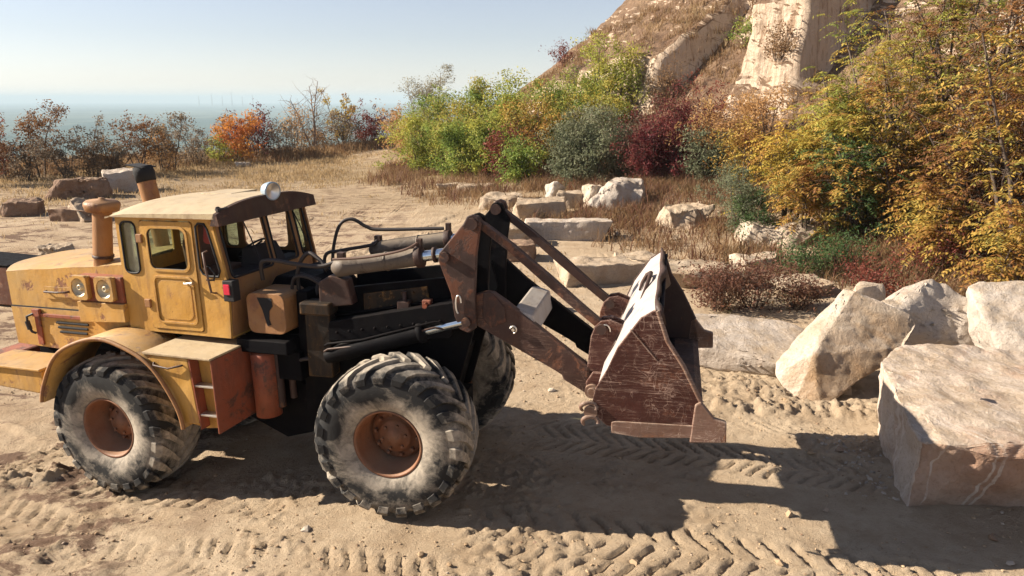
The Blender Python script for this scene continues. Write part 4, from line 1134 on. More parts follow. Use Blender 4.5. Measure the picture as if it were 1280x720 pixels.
# seals round the openings
def seal(ring, y, r=0.013, mp=None):
    pts = [(x, y, z) for x, z in ring]
    if mp: pts = [mp(*p) for p in pts]
    pts = pts + [pts[0]]
    return MB().tube(pts, r, 6)
for rg in (win1, win3):
    for y in (-0.903, 0.903):
        o = pr('window_seal', seal(rg, y), 'seal', parent=cabo)
for rg in (rrect(-0.80, -0.03, 2.66, 3.27, 0.05), rrect(0.05, 0.50, 2.66, 3.27, 0.05), rrect(0.60, 0.80, 2.66, 3.27, 0.05)):
    m = MB().tube([(front_map(a, 0.004, z)) for a, z in rg + [rg[0]]], 0.014, 6)
    pr('window_seal', m, 'seal', parent=cabo)
def ngon(ring, y, th=0.006):
    return MB().prism(ring, y, y + th)
pr('window_pane', ngon(win1, -0.885), 'glass', parent=cabo)
pr('window_pane', ngon(win1, 0.88), 'glass', parent=cabo)
pr('window_pane', ngon(win3, 0.88), 'glass', parent=cabo)
m = MB().prism(rrect(0.06, 0.72, 2.78, 3.26, 0.06), 0, 0.006); m.remap(lambda a, y, z: (CX0 + 0.02 + y, a, z))
pr('window_pane', m, 'glass', parent=cabo)
m = MB().prism(rrect(-0.72, -0.06, 2.78, 3.26, 0.06), 0, 0.006); m.remap(lambda a, y, z: (CX0 + 0.02 + y, a, z))
pr('window_pane', m, 'glass', parent=cabo)
# door
dout = rrect(0.508, 1.237, 2.028, 3.302, 0.04)
dwin = rrect(0.60, 1.145, 2.745, 3.225, 0.09, 7)
door = pr('door', MB().panel(dout, [dwin], -0.912, 0.035), 'yellow', 0.005, parent=cabo)
m = MB().panel(rrect(0.575, 1.17, 2.72, 3.25, 0.10, 7), [rrect(0.605, 1.14, 2.75, 3.22, 0.085, 7)], -0.925, 0.014)
pr('window_frame', m, 'yellow', 0.004, parent=door)
pr('window_seal', seal(dwin, -0.905, 0.012), 'seal', parent=door)
m = MB().panel(rrect(0.61, 1.185, 2.10, 2.67, 0.07, 7), [rrect(0.635, 1.16, 2.125, 2.645, 0.055, 7)], -0.928, 0.017)
pr('pressed_rim', m, 'yellow', 0.005, parent=door)
m = MB().prism(rrect(0.66, 1.135, 2.15, 2.62, 0.10, 7), -0.918, -0.911)
pr('pressed_panel', m, 'yellow', 0.004, parent=door)
m = MB().tube([(1.06, -0.93, 2.60), (1.10, -0.965, 2.60), (1.20, -0.965, 2.615)], [0.014, 0.014, 0.01], 8)
m.tube([(1.17, -0.912, 2.605), (1.17, -0.955, 2.605)], 0.022, 10)
pr('door_handle', m, 'silver', parent=door)
for z in (2.33, 3.10):
    m = MB().box(0.455, 0.535, -0.94, -0.90, z - 0.05, z + 0.05)
    pr('hinge', m, 'orange', 0.008, parent=door)
# grab rails, lamps and fittings
m = MB().tube([(1.41, -0.905, 2.98), (1.40, -0.96, 2.97), (1.42, -0.97, 2.78), (1.46, -0.97, 2.52), (1.47, -0.905, 2.50)], 0.013, 8)
pr('grab_rail', m, 'copper', parent=cabo)
m = MB().tube([(1.35, -0.905, 2.78), (1.44, -0.95, 2.82), (1.52, -0.95, 2.74), (1.50, -0.95, 2.66), (1.40, -0.95, 2.66)], 0.011, 8)
pr('mirror_bracket', m, 'seal', parent=cabo)
m = MB().box(1.60, 1.74, -0.95, -0.83, 2.42, 2.66)
tl = pr('tail_lamp', m, 'seal', 0.01)
m = MB().box(1.62, 1.70, -0.965, -0.951, 2.50, 2.62)
pr('lamp_lens', m, 'redlens', 0.006, parent=tl)
# roof: crowned sheet with a dark front visor and a hatch
m = MB(); nxr, nyr = 12, 15
tp = []
for j in range(nyr):
    v_ = -1 + 2 * j / (nyr - 1); y = v_ * 0.955
    for i in range(nxr):
        t = i / (nxr - 1); x = 0.06 + t * 1.53
        z = 3.375 + 0.115 * (1 - abs(v_) ** 2.6) + 0.03 * t - 0.05 * max(0, 1 - t * 5) ** 2
        tp.append((x, y, z))
m.add(tp, [(j * nxr + i, j * nxr + i + 1, (j + 1) * nxr + i + 1, (j + 1) * nxr + i) for j in range(nyr - 1) for i in range(nxr - 1)], True)
bt = [(x, y, 3.345) for x, y, z in tp]
m.add(bt, [(j * nxr + i, (j + 1) * nxr + i, (j + 1) * nxr + i + 1, j * nxr + i + 1) for j in range(nyr - 1) for i in range(nxr - 1)])
ed = [i for i in range(nxr)] + [(j + 1) * nxr - 1 for j in range(1, nyr)] + [(nyr - 1) * nxr + i for i in range(nxr - 2, -1, -1)] + [j * nxr for j in range(nyr - 2, 0, -1)]
k = len(ed)
m.add([tp[e] for e in ed] + [bt[e] for e in ed], [(i, (i + 1) % k, k + (i + 1) % k, k + i) for i in range(k)])
rf = pr('roof', m, 'cream', parent=cabo)
m = MB()
for j in range(nyr - 1):
    y0 = (-1 + 2 * j / (nyr - 1)) * 0.955; y1 = (-1 + 2 * (j + 1) / (nyr - 1)) * 0.955
    h0 = 0.115 * (1 - abs(y0 / .955) ** 2.6); h1 = 0.115 * (1 - abs(y1 / .955) ** 2.6)
    m.hexa([(1.53, y0, 3.27), (1.655, y0, 3.27), (1.655, y1, 3.27), (1.53, y1, 3.27)], [(1.592, y0, 3.41 + h0 - .008), (1.63, y0, 3.40 + h0), (1.63, y1, 3.40 + h1), (1.592, y1, 3.41 + h1 - .008)])
pr('visor', m, 'brown', parent=rf)
m = MB().box(0.62, 1.08, 0.02, 0.52, 3.475, 3.515)
pr('roof_hatch', m, 'cream', 0.01, parent=rf)
m = MB().tube([(1.58 + 0.05 * math.cos(a), -0.80 + 0.07 * math.sin(a), 3.43 + 0.03 * math.cos(a * 2)) for a in np.linspace(0, 5.5, 14)], 0.011, 6)
m.tube([(1.60, -0.9, 3.44), (1.62, -0.75, 3.44)], 0.02, 8)
pr('coiled_cable', m, 'rubberhose', parent=rf)
# work lamp on the visor
m = MB().lathe([(-0.115, 0.0), (-0.11, 0.05), (-0.08, 0.085), (-0.02, 0.105), (0.03, 0.112), (0.05, 0.112), (0.05, 0.098)], (1.62, 0.06, 3.55), (0.95, -0.28, -0.05), 24)
m.tube([(1.60, 0.06, 3.44), (1.60, 0.06, 3.38)], 0.02, 8)
lp = pr('work_lamp', m, 'lampblue')
m = MB().lathe([(0.045, 0.10), (0.03, 0.07), (0.01, 0.0)], (1.62, 0.06, 3.55), (0.95, -0.28, -0.05), 24)
pr('lamp_glass', m, 'silver', parent=lp)
# wipers
for y0, y1 in ((-0.42, -0.32), (0.56, 0.70)):
    m = MB().tube([front_map(y0, 0.03, 3.26), front_map((y0 + y1) / 2, 0.04, 3.05), front_map(y1, 0.03, 2.82)], 0.008, 6)
    pr('wiper', m, 'seal', parent=cabo)
# inside: seat, wheel, column, levers, a thin red sheet
m = MB().box(0.62, 1.05, -0.30, 0.22, 2.45, 2.62)
m.prism([(0.52, 2.55), (0.48, 2.90), (0.54, 3.14), (0.62, 3.22), (0.70, 3.12), (0.76, 2.85), (0.70, 2.55)], -0.28, 0.18)
pr('seat', m, 'seat', 0.04, parent=cabo)
m = MB().tube([(1.22 + 0.20 * math.cos(a) * 0.8, 0.12 + 0.20 * math.sin(a), 2.82 + 0.12 * math.cos(a)) for a in np.linspace(0, 2 * math.pi, 25)], 0.014, 6)
m.tube([(1.22, 0.12, 2.82), (1.40, 0.12, 2.35)], 0.03, 8)
m.tube([(1.06, 0.12, 2.72), (1.38, 0.12, 2.92)], 0.012, 6)
pr('steering_wheel', m, 'seal', parent=cabo)
m = MB().box(1.30, 1.56, -0.75, 0.75, 2.40, 2.66)
m.prism([(1.18, 2.5), (1.24, 2.86), (1.42, 2.90), (1.55, 2.66), (1.5, 2.4)], -0.12, 0.36)
pr('dashboard', m, 'interior', 0.03, parent=cabo)
m = MB().prism(rrect(1.30, 1.46, 3.04, 3.29, 0.05), -0.80, -0.77)
m.remap(lambda x, y, z: (x, y + 0.4 * (x - 1.3) + 0.02 * math.sin(z * 20), z))
pr('red_sheet', m, 'thinred', parent=cabo)
# orange side tank, black hump, brackets below the cab nose
m = MB().prism(rrect(1.78, 2.28, 2.03, 2.50, 0.09), -0.80, -0.35)
tk = pr('side_tank', m, 'orange', 0.04)
m = MB().prism([(1.93, 2.45), (2.12, 2.45), (2.13, 2.36), (2.08, 2.30), (2.07, 2.20), (2.09, 2.14), (2.04, 2.12), (2.02, 2.19), (1.99, 2.31)], -0.806, -0.802)
pr('oil_stain', m, 'soot', parent=tk)
m = MB()
m.prism([(1.72, 1.95), (1.74, 2.45), (1.85, 2.60), (2.30, 2.58), (2.48, 2.42), (2.52, 1.95)], -0.33, 0.52)
pr('engine_cover', m, 'black', 0.05)
m = MB().prism([(2.30, 1.70), (2.32, 2.50), (2.46, 2.50), (2.52, 2.05), (2.46, 1.70)], -0.62, -0.35)
m.box(1.62, 2.3, -0.85, 0.85, 1.80, 1.96)
m.box(1.75, 2.35, -0.70, 0.70, 1.45, 1.80)
pr('nose_bracket', m, 'black', 0.015)
m = MB().lathe([(0, 0.02), (0, 0.15), (0.75, 0.15), (0.79, 0.10), (0.79, 0)], (1.86, -0.70, 1.00), (0, 0, 1), 24)
pr('filter_canister', m, 'redrust')
m = MB().tube([(2.02, -0.66, 1.1), (2.02, -0.66, 1.75), (1.9, -0.66, 1.83)], 0.05, 12)
m.tube([(2.15, -0.6, 1.2), (2.15, -0.6, 1.9)], 0.04, 10)
pr('pipe', m, 'brown')
m = MB().tube([(1.70, -0.55, 2.05), (2.0, -0.6, 1.93), (2.35, -0.5, 1.95), (2.42, -0.45, 2.3), (2.5, -0.4, 2.6), (2.2, -0.4, 2.66)], 0.025, 8)
pr('hydraulic_hose', m, 'rubberhose')
# ------------------------------------------------------------------ rocks
def ground_at(u, v, zoff=0.0):
    x = (u - 640) / 950; y = -(v - 360) / 950
    dv = np.array([x, math.cos(TH) + y * math.sin(TH), -math.sin(TH) + y * math.cos(TH)])
    ts = np.linspace(4, 140, 2700)
    px, py, pz = dv[0] * ts, dv[1] * ts, CAMH + dv[2] * ts
    g = T0(px, py) + zoff
    k = np.argmax(pz < g)
    if pz[k] >= g[k]: k = len(ts) - 1
    return px[k], py[k]
def hull_rock(name, pts, mat, seed=0, res=0.08, amp=0.05, rough=1.0, label='', cat='rock', group=None, chamf=0.06):
    bm = bmesh.new()
    for p in pts: bm.verts.new(p)
    bmesh.ops.convex_hull(bm, input=bm.verts)
    for vv in [v for v in bm.verts if not v.link_faces]: bm.verts.remove(vv)
    bmesh.ops.dissolve_limit(bm, angle_limit=R(6), verts=bm.verts, edges=bm.edges)
    if chamf:
        bmesh.ops.bevel(bm, geom=bm.edges[:], offset=chamf, segments=2, affect='EDGES', profile=0.6)
    bmesh.ops.triangulate(bm, faces=bm.faces)
    for it in range(7):
        ed = [e for e in bm.edges if e.calc_length() > res * 1.5]
        if not ed or len(bm.faces) > 26000: break
        bmesh.ops.subdivide_edges(bm, edges=ed, cuts=1, use_grid_fill=False)
        bmesh.ops.triangulate(bm, faces=[f for f in bm.faces if len(f.verts) > 3])
    bm.normal_update()
    c = Vector(); 
    for v in bm.verts: c += v.co
    c /= len(bm.verts)
    nv = []
    fq = 1.0 if res > 0.045 else 2.0
    for v in bm.verts:
        p = v.co + Vector((seed * 3.7, seed * 1.3, seed))
        a = noise.fractal(p * 1.1, 1.0, 2.1, 3) * amp * 1.1
        wp = p * (1.5 * fq) + noise.noise_vector(p * 2.0) * 0.25
        f1 = noise.voronoi(wp)[0]
        a += (0.45 - min(0.8, f1[0])) * amp * 1.5 * rough
        f2 = noise.voronoi(p * (4.2 * fq))[0]
        a += (0.45 - min(0.8, f2[0])) * amp * 0.5 * rough
        a += noise.fractal(p * 9.0, 0.8, 2.1, 3) * amp * 0.16 * rough
        nv.append(v.co + v.normal * a)
    for v, q in zip(bm.verts, nv): v.co = q
    me = bpy.data.meshes.new(name)
    # origin at the foot of the rock
    zmin = min(v.co.z for v in bm.verts)
    o0 = Vector((c.x, c.y, zmin))
    for v in bm.verts: v.co -= o0
    bm.to_mesh(me); bm.free()
    me.polygons.foreach_set('use_smooth', [True] * len(me.polygons))
    me.set_sharp_from_angle(angle=R(24))
    o = link(name, me, M[mat], None, Matrix.Translation(o0))
    tag(o, label, cat, group)
    return o
def G0(x, y): return float(T0(np.array([x]), np.array([y]))[0])
FG = 'quarried blocks heaped beside the big block'
# the large cut block in the right foreground
bb = [(4.30, 7.50, -0.10), (4.86, 9.40, -0.10), (8.10, 9.9, -0.10), (7.9, 7.35, -0.10), (4.32, 7.45, 0.78), (4.55, 7.30, 0.80), (4.80, 9.38, 0.98), (5.4, 10.0, 1.02), (7.6, 9.95, 0.92), (8.0, 9.3, 0.86), (7.9, 7.3, 0.74), (5.3, 7.25, 0.70), (5.0, 7.22, 0.70)]
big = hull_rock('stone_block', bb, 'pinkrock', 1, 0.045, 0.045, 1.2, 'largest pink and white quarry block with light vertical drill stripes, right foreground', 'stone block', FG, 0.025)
hull_rock('rock', [(5.35, 8.35, 0.95), (5.50, 8.33, 0.95), (5.46, 8.45, 0.95), (5.40, 8.42, 1.03), (5.36, 8.38, 1.0)], 'tanrock', 3, 0.03, 0.012, 1, 'fist-sized tan stone lying on top of the largest quarry block', 'rock', None, 0.01)
# low flat slab with drill marks behind the bucket
hull_rock('stone_slab', [(2.75, 12.1, -0.05), (4.25, 11.45, -0.05), (4.9, 12.6, -0.05), (3.5, 13.4, -0.05), (2.72, 12.1, 0.42), (4.22, 11.35, 0.24), (4.45, 11.4, 0.28), (5.25, 12.5, 0.36), (4.95, 12.9, 0.46), (3.3, 13.2, 0.56), (2.9, 12.9, 0.58), (4.0, 13.1, 0.56)], 'drillrock', 5, 0.05, 0.035, 1.0, 'flat white slab with drill grooves along its front edge, right behind the bucket', 'stone slab', FG)
# the tall slab leaning with its foot in the sand
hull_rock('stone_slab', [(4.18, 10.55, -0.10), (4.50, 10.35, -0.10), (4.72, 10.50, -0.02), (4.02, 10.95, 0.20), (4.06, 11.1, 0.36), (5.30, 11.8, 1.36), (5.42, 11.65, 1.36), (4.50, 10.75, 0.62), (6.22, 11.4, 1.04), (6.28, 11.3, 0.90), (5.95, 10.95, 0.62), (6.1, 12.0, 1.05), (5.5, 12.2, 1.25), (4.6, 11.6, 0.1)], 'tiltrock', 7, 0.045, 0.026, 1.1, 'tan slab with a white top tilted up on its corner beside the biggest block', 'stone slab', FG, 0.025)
hull_rock('boulder', [(6.35, 12.3, 0.0), (8.1, 12.2, 0.0), (8.0, 13.4, 0.0), (6.4, 13.4, 0.0), (6.30, 12.5, 0.95), (6.85, 12.9, 1.20), (7.35, 12.9, 1.34), (8.15, 12.6, 0.85), (8.2, 12.5, 0.7), (6.45, 12.25, 0.9)], 'whiterock', 9, 0.06, 0.07, 1.3, 'jagged boulder with a white left face and dark cracked right side, behind the biggest block', 'boulder', FG)
hull_rock('boulder', [(7.7, 10.9, 0.1), (9.6, 10.8, 0), (9.7, 12.6, 0), (7.9, 12.8, 0), (7.55, 11.7, 0.9), (7.8, 12.6, 1.2), (8.5, 12.6, 1.36), (9.5, 12.4, 1.25), (9.5, 11.2, 0.8), (8.2, 10.9, 0.45)], 'whiterock', 11, 0.06, 0.06, 1.2, 'pale boulder cut by the right edge of the photo, resting behind the biggest block', 'boulder', FG)
hull_rock('rock', [(6.1, 13.2, 0.1), (6.9, 13.1, 0.1), (6.8, 13.9, 0.1), (6.1, 13.8, 0.1), (6.2, 13.3, 0.95), (6.8, 13.5, 1.05), (6.5, 13.8, 1.0)], 'tanrock', 13, 0.06, 0.05, 1.2, 'small tan rock wedged behind the tilted slab and the jagged boulder', 'rock', FG)
hull_rock('rock', [(4.90, 10.75, -0.05), (5.15, 10.7, -0.05), (5.1, 10.95, -0.05), (4.98, 10.8, 0.36), (5.06, 10.86, 0.38), (4.9, 10.9, 0.1)], 'tanrock', 14, 0.04, 0.02, 1.2, 'small upright tan stone under the overhang of the tilted slab', 'rock', FG, 0.02)

# generic boxy rock: image foot point, size in metres, turn
def rock(u, v, sx, sy, sz, rz, mat, label, cat='rock', group=None, seed=1, cut=0.3, amp=0.05, tilt=(0, 0), res=None, sink=0.12, name=None):
    r_ = random.Random(seed)
    x, y = ground_at(u, v)
    y += sy * 0.45
    pts = []
    for a in (-1, 1):
        for b_ in (-1, 1):
            for c_ in (0, 1):
                k = 1 - (cut + .12) * r_.random(); k2 = 1 - (cut + .12) * r_.random(); k3 = 1 - cut * 0.8 * r_.random() if c_ else -sink
                pts.append(Vector((a * sx / 2 * k, b_ * sy / 2 * k2, sz * k3)))
                if r_.random() < 0.6:
                    pts.append(Vector((a * sx / 2 * (k - .25), b_ * sy / 2, sz * (k3 * 1.03 if c_ else k3))))
    ro = Matrix.Rotation(R(rz), 4, 'Z') @ Matrix.Rotation(R(tilt[0]), 4, 'X') @ Matrix.Rotation(R(tilt[1]), 4, 'Y')
    z = G0(x, y)
    pts = [ro @ p + Vector((x, y, z)) for p in pts]
    s = max(sx, sy, sz)
    return hull_rock(name or cat.replace(' ', '_').replace('stone_block', 'stone_block'), pts, mat, seed, res or max(0.04, s / 34), amp * 1.2, 1.3, label, cat, group, min(0.03, 0.03 * s))
MG = 'pale rocks strewn below the hillside'
rock(752, 356, 2.1, 1.1, 0.50, 14, 'palerock', 'long low slab with a flat sunlit top just left of the bucket top', 'stone slab', MG, 21, 0.15)
rock(800, 340, 1.6, 1.0, 0.34, -8, 'palerock', 'flat ledge slab partly hidden behind the top of the bucket', 'stone slab', MG, 22, 0.15)
rock(893, 362, 2.3, 1.6, 0.42, 6, 'palerock', 'low pale ledge in dry weeds right of the bucket top', 'stone slab', MG, 23, 0.25)
rock(640, 328, 1.7, 1.1, 0.50, -6, 'brownrock', 'brownish block seen just behind the link bars', 'stone block', MG, 24, 0.15)
rock(637, 308, 1.5, 0.9, 0.55, 4, 'palerock', 'squat pale block behind the top of the near link bar', 'stone block', MG, 25, 0.15)
rock(708, 301, 2.9, 0.8, 0.60, -3, 'drillrock', 'long white block with vertical drill grooves across the middle of the slope', 'stone block', MG, 26, 0.08, 0.035)
rock(676, 277, 2.3, 1.5, 0.75, 10, 'palerock', 'broad pale boulder behind the long drilled block', 'boulder', MG, 27, 0.3)
rock(628, 262, 1.6, 1.3, 0.5, -20, 'palerock', 'low pale rock at the far left end of the rock pile', 'rock', MG, 28, 0.3)
rock(687, 256, 0.7, 0.6, 1.0, 30, 'whiterock', 'small white pointed rock standing up behind the broad pale boulder', 'rock', MG, 29, 0.45, 0.05, (10, 18))
rock(715, 261, 1.6, 1.1, 0.62, 0, 'palerock', 'flat tan rock between the pointed rock and the white boulder', 'rock', MG, 30, 0.3)
rock(742, 262, 0.9, 0.9, 0.9, 20, 'tanrock', 'upright tan rock touching the left side of the white boulder', 'rock', MG, 31, 0.4)
rock(778, 263, 2.3, 1.5, 1.10, -14, 'whiterock', 'bright white angular boulder in front of the burgundy shrub', 'boulder', MG, 32, 0.4, 0.07, (0, 12))
rock(862, 287, 1.8, 1.5, 0.72, 10, 'palerock', 'rounded pale boulder in weeds left of the grey-green bush', 'boulder', MG, 33, 0.4, 0.08)
rock(975, 312, 2.4, 1.6, 0.68, -8, 'tanrock', 'broad tan boulder half buried under the yellow tree', 'boulder', MG, 34, 0.4, 0.08)
rock(1010, 372, 1.3, 1.0, 0.3, 18, 'palerock', 'half buried pale rock in the weeds above the tilted slab', 'rock', MG, 35, 0.4)
rock(950, 338, 1.6, 0.9, 0.35, 8, 'tanrock', 'low tan rock between the broad tan boulder and the flat white slab', 'rock', MG, 36, 0.4)
rock(806, 330, 0.5, 0.4, 0.25, 8, 'whiterock', 'little white stone on the ledge behind the bucket', 'rock', MG, 37, 0.4)
rock(566, 236, 1.7, 0.8, 0.22, 8, 'palerock', 'thin flat stone at the foot of the green bushes, left one', 'rock', MG, 38, 0.2)
rock(594, 240, 1.9, 0.9, 0.30, -12, 'palerock', 'thin flat stone at the foot of the green bushes, right one', 'rock', MG, 39, 0.3)
rock(688, 392, 0.5, 0.45, 0.28, 10, 'palerock', 'small pale stone on the sand behind the boom arms', 'rock', MG, 47, 0.3)
LG = 'stones lying on the open ground left of the loader'
rock(92, 249, 2.9, 1.8, 1.0, 8, 'brownrock', 'brownish rounded boulder before the far left bushes', 'boulder', LG, 41, 0.35, 0.10)
rock(147, 240, 1.9, 1.6, 0.95, 28, 'whiterock', 'white angular block just left of the exhaust pipe', 'stone block', LG, 42, 0.18)
rock(99, 276, 1.5, 0.6, 0.5, -40, 'palerock', 'pale slab tilted up on its end in front of the brownish boulder', 'stone slab', LG, 43, 0.1, 0.03, (0, 34))
rock(92, 277, 2.0, 0.9, 0.42, -5, 'brownrock', 'flat brown block at the foot of the tilted pale slab', 'stone block', LG, 44, 0.15)
rock(24, 271, 1.6, 1.2, 0.55, 12, 'brownrock', 'reddish brown rock with a pale left side, near the left edge', 'rock', LG, 45, 0.3, 0.07)
rock(6, 270, 0.7, 0.6, 0.35, 12, 'palerock', 'small pale rock touching the reddish brown rock', 'rock', LG, 49, 0.3)
rock(64, 323, 1.05, 0.7, 0.34, -14, 'palerock', 'pale rounded rock just above the rear corner of the hood', 'rock', LG, 46, 0.3, 0.05)
rock(302, 209, 1.0, 0.6, 0.3, 5, 'whiterock', 'small white stone far off above the cab roof', 'rock', LG, 48, 0.3)
# rusty box-shaped block at the left edge
x, y = ground_at(8, 382)
ro = Matrix.Translation((x, y + 0.5, G0(x, y + .5))) @ Matrix.Rotation(R(-16), 4, 'Z')
m = MB().prism([(-1.3, 0.0), (-1.3, 0.96), (0.42, 0.92), (0.46, 0.86), (0.46, 0.0)], -0.55, 0.55)
bx_ = build('steel_box', m, 'rustbox', None, ro, 0.03)
tag(bx_, 'rust-brown steel box with a dark top standing behind the hood at the left edge', 'box')
m = MB().box(-1.32, 0.44, -0.57, 0.57, 0.95, 0.985)
build('lid', m, 'black', bx_, ro @ Matrix.Rotation(R(1.3), 4, 'Y'), 0.01)

# loose stones and clods on the sand, too many to count
def clods():
    n = 15000
    xs = rng.uniform(-9.5, 9.5, n); ys = 4.6 + 16 * rng.random(n) ** 1.5
    keep = fbm(xs * 0.8, ys * 0.8, 3, 61) + 0.28 * rng.random(n) > 0.10
    xs, ys = xs[keep], ys[keep]
    k = len(xs)
    sz = 0.005 + 0.015 * rng.random(k) ** 2.5 + (rng.random(k) > 0.99) * 0.035
    zs = T(xs, ys)
    t = (1 + 5 ** .5) / 2
    ico = np.array([(-1, t, 0), (1, t, 0), (-1, -t, 0), (1, -t, 0), (0, -1, t), (0, 1, t), (0, -1, -t), (0, 1, -t), (t, 0, -1), (t, 0, 1), (-t, 0, -1), (-t, 0, 1)]) / 1.9
    F_ = np.array([(0, 11, 5), (0, 5, 1), (0, 1, 7), (0, 7, 10), (0, 10, 11), (1, 5, 9), (5, 11, 4), (11, 10, 2), (10, 7, 6), (7, 1, 8), (3, 9, 4), (3, 4, 2), (3, 2, 6), (3, 6, 8), (3, 8, 9), (4, 9, 5), (2, 4, 11), (6, 2, 10), (8, 6, 7), (9, 8, 1)])
    V = ico[None] * sz[:, None, None] * rng.uniform(0.6, 1.4, (k, 12, 1)) * np.stack([rng.uniform(.8, 1.6, k), rng.uniform(.8, 1.4, k), rng.uniform(.5, 1.0, k)], 1)[:, None, :]
    a = rng.uniform(0, 6.28, k); ca, sa = np.cos(a)[:, None], np.sin(a)[:, None]
    V = np.stack([V[..., 0] * ca - V[..., 1] * sa, V[..., 0] * sa + V[..., 1] * ca, V[..., 2]], -1)
    V += np.stack([xs, ys, zs + sz * 0.25], 1)[:, None, :]
    Fs = F_[None] + (np.arange(k) * 12)[:, None, None]
    return fast_mesh('gravel', V.reshape(-1, 3), Fs.reshape(-1, 3), False)
b = NB('clods_and_gravel')
geo = b.n('ShaderNodeNewGeometry')
M['clod'] = b.done(b.ramp(geo.outputs['Random Per Island'], [(0, (0.29, 0.20, 0.12)), (0.6, (0.38, 0.28, 0.18)), (0.9, (0.22, 0.14, 0.09)), (1, (0.5, 0.43, 0.34))]), 0.95, 0, 0.1)
link('gravel', clods(), M['clod'], kind='stuff')
def rubble():
    n = 2600
    xs = rng.uniform(-3, 14, n); ys = rng.uniform(12.5, 30, n)
    d_ = hill_d(xs, ys)
    keep = (rng.random(n) < np.clip(0.10 + 1.8 * fbm(xs * 0.6, ys * 0.6, 3, 161), 0, 1)) & (d_ > -8) & (d_ < 0.5)
    xs, ys = xs[keep], ys[keep]; k = len(xs)
    sz = 0.03 + 0.13 * rng.random(k) ** 2.5
    t = (1 + 5 ** .5) / 2
    ico = np.array([(-1, t, 0), (1, t, 0), (-1, -t, 0), (1, -t, 0), (0, -1, t), (0, 1, t), (0, -1, -t), (0, 1, -t), (t, 0, -1), (t, 0, 1), (-t, 0, -1), (-t, 0, 1)]) / 1.9
    F_ = np.array([(0, 11, 5), (0, 5, 1), (0, 1, 7), (0, 7, 10), (0, 10, 11), (1, 5, 9), (5, 11, 4), (11, 10, 2), (10, 7, 6), (7, 1, 8), (3, 9, 4), (3, 4, 2), (3, 2, 6), (3, 6, 8), (3, 8, 9), (4, 9, 5), (2, 4, 11), (6, 2, 10), (8, 6, 7), (9, 8, 1)])
    V = ico[None] * sz[:, None, None] * rng.uniform(0.55, 1.4, (k, 12, 1)) * np.stack([rng.uniform(.8, 2.0, k), rng.uniform(.8, 1.6, k), rng.uniform(.4, .9, k)], 1)[:, None, :]
    V += np.stack([xs, ys, T(xs, ys) + sz * 0.15], 1)[:, None, :]
    return fast_mesh('stone_rubble', V.reshape(-1, 3), (F_[None] + (np.arange(k) * 12)[:, None, None]).reshape(-1, 3), False)
def chips():
    n = 150
    xs = rng.normal(4.15, 0.22, n) ; ys = 7.6 + 1.7 * rng.random(n); xs = xs + (ys - 7.6) * 0.18
    mb = MB()
    for x_, y_ in zip(xs, ys):
        s_ = 0.010 + 0.035 * random.random() ** 2; a_ = random.uniform(0, 3.14); z_ = gz(x_, y_)
        c_, d_ = math.cos(a_) * s_, math.sin(a_) * s_
        mb.hexa([(x_ - c_, y_ - d_, z_ - .01), (x_ + d_ * .6, y_ - c_ * .6, z_ - .01), (x_ + c_, y_ + d_, z_ - .01), (x_ - d_ * .6, y_ + c_ * .6, z_ - .01)],
                [(x_ - c_ * .7, y_ - d_ * .7, z_ + s_ * .5), (x_ + d_ * .4, y_ - c_ * .4, z_ + s_ * .4), (x_ + c_ * .7, y_ + d_ * .7, z_ + s_ * .6), (x_ - d_ * .4, y_ + c_ * .4, z_ + s_ * .4)])
    return mb
build('stone_chips', chips(), 'drillrock', kind='stuff')
link('stone_rubble', rubble(), M['palerock'], kind='stuff')
# ------------------------------------------------------------------ plants
def quads(C, N, L_, Wd, up=None):
    """leaf faces: centres C, normals N (k,3), length L_, width Wd (k)"""
    k = len(C)
    r = rng.normal(size=(k, 3)) if up is None else up
    N = N / np.linalg.norm(N, axis=1, keepdims=True)
    A = r - (r * N).sum(1, keepdims=True) * N
    A /= np.linalg.norm(A, axis=1, keepdims=True) + 1e-9
    B_ = np.cross(N, A)
    L_ = np.broadcast_to(L_, k)[:, None]; Wd = np.broadcast_to(Wd, k)[:, None]
    V = np.stack([C - A * L_ * .5, C + B_ * Wd * .5 - A * L_ * .05, C + A * L_ * .5, C - B_ * Wd * .5 - A * L_ * .05], 1)
    return V
def leaf_mesh(name, V):
    k = len(V)
    return fast_mesh(name, V.reshape(-1, 3), np.arange(k * 4).reshape(k, 4), False)
def branch_path(p0, d0, ln, n, wob, lift=0.0):
    pts = [np.array(p0, float)]; d_ = np.array(d0, float); d_ /= np.linalg.norm(d_)
    for i in range(n):
        d_ = d_ + rng.normal(size=3) * wob + np.array([0, 0, lift]); d_ /= np.linalg.norm(d_)
        pts.append(pts[-1] + d_ * ln / n)
    return pts
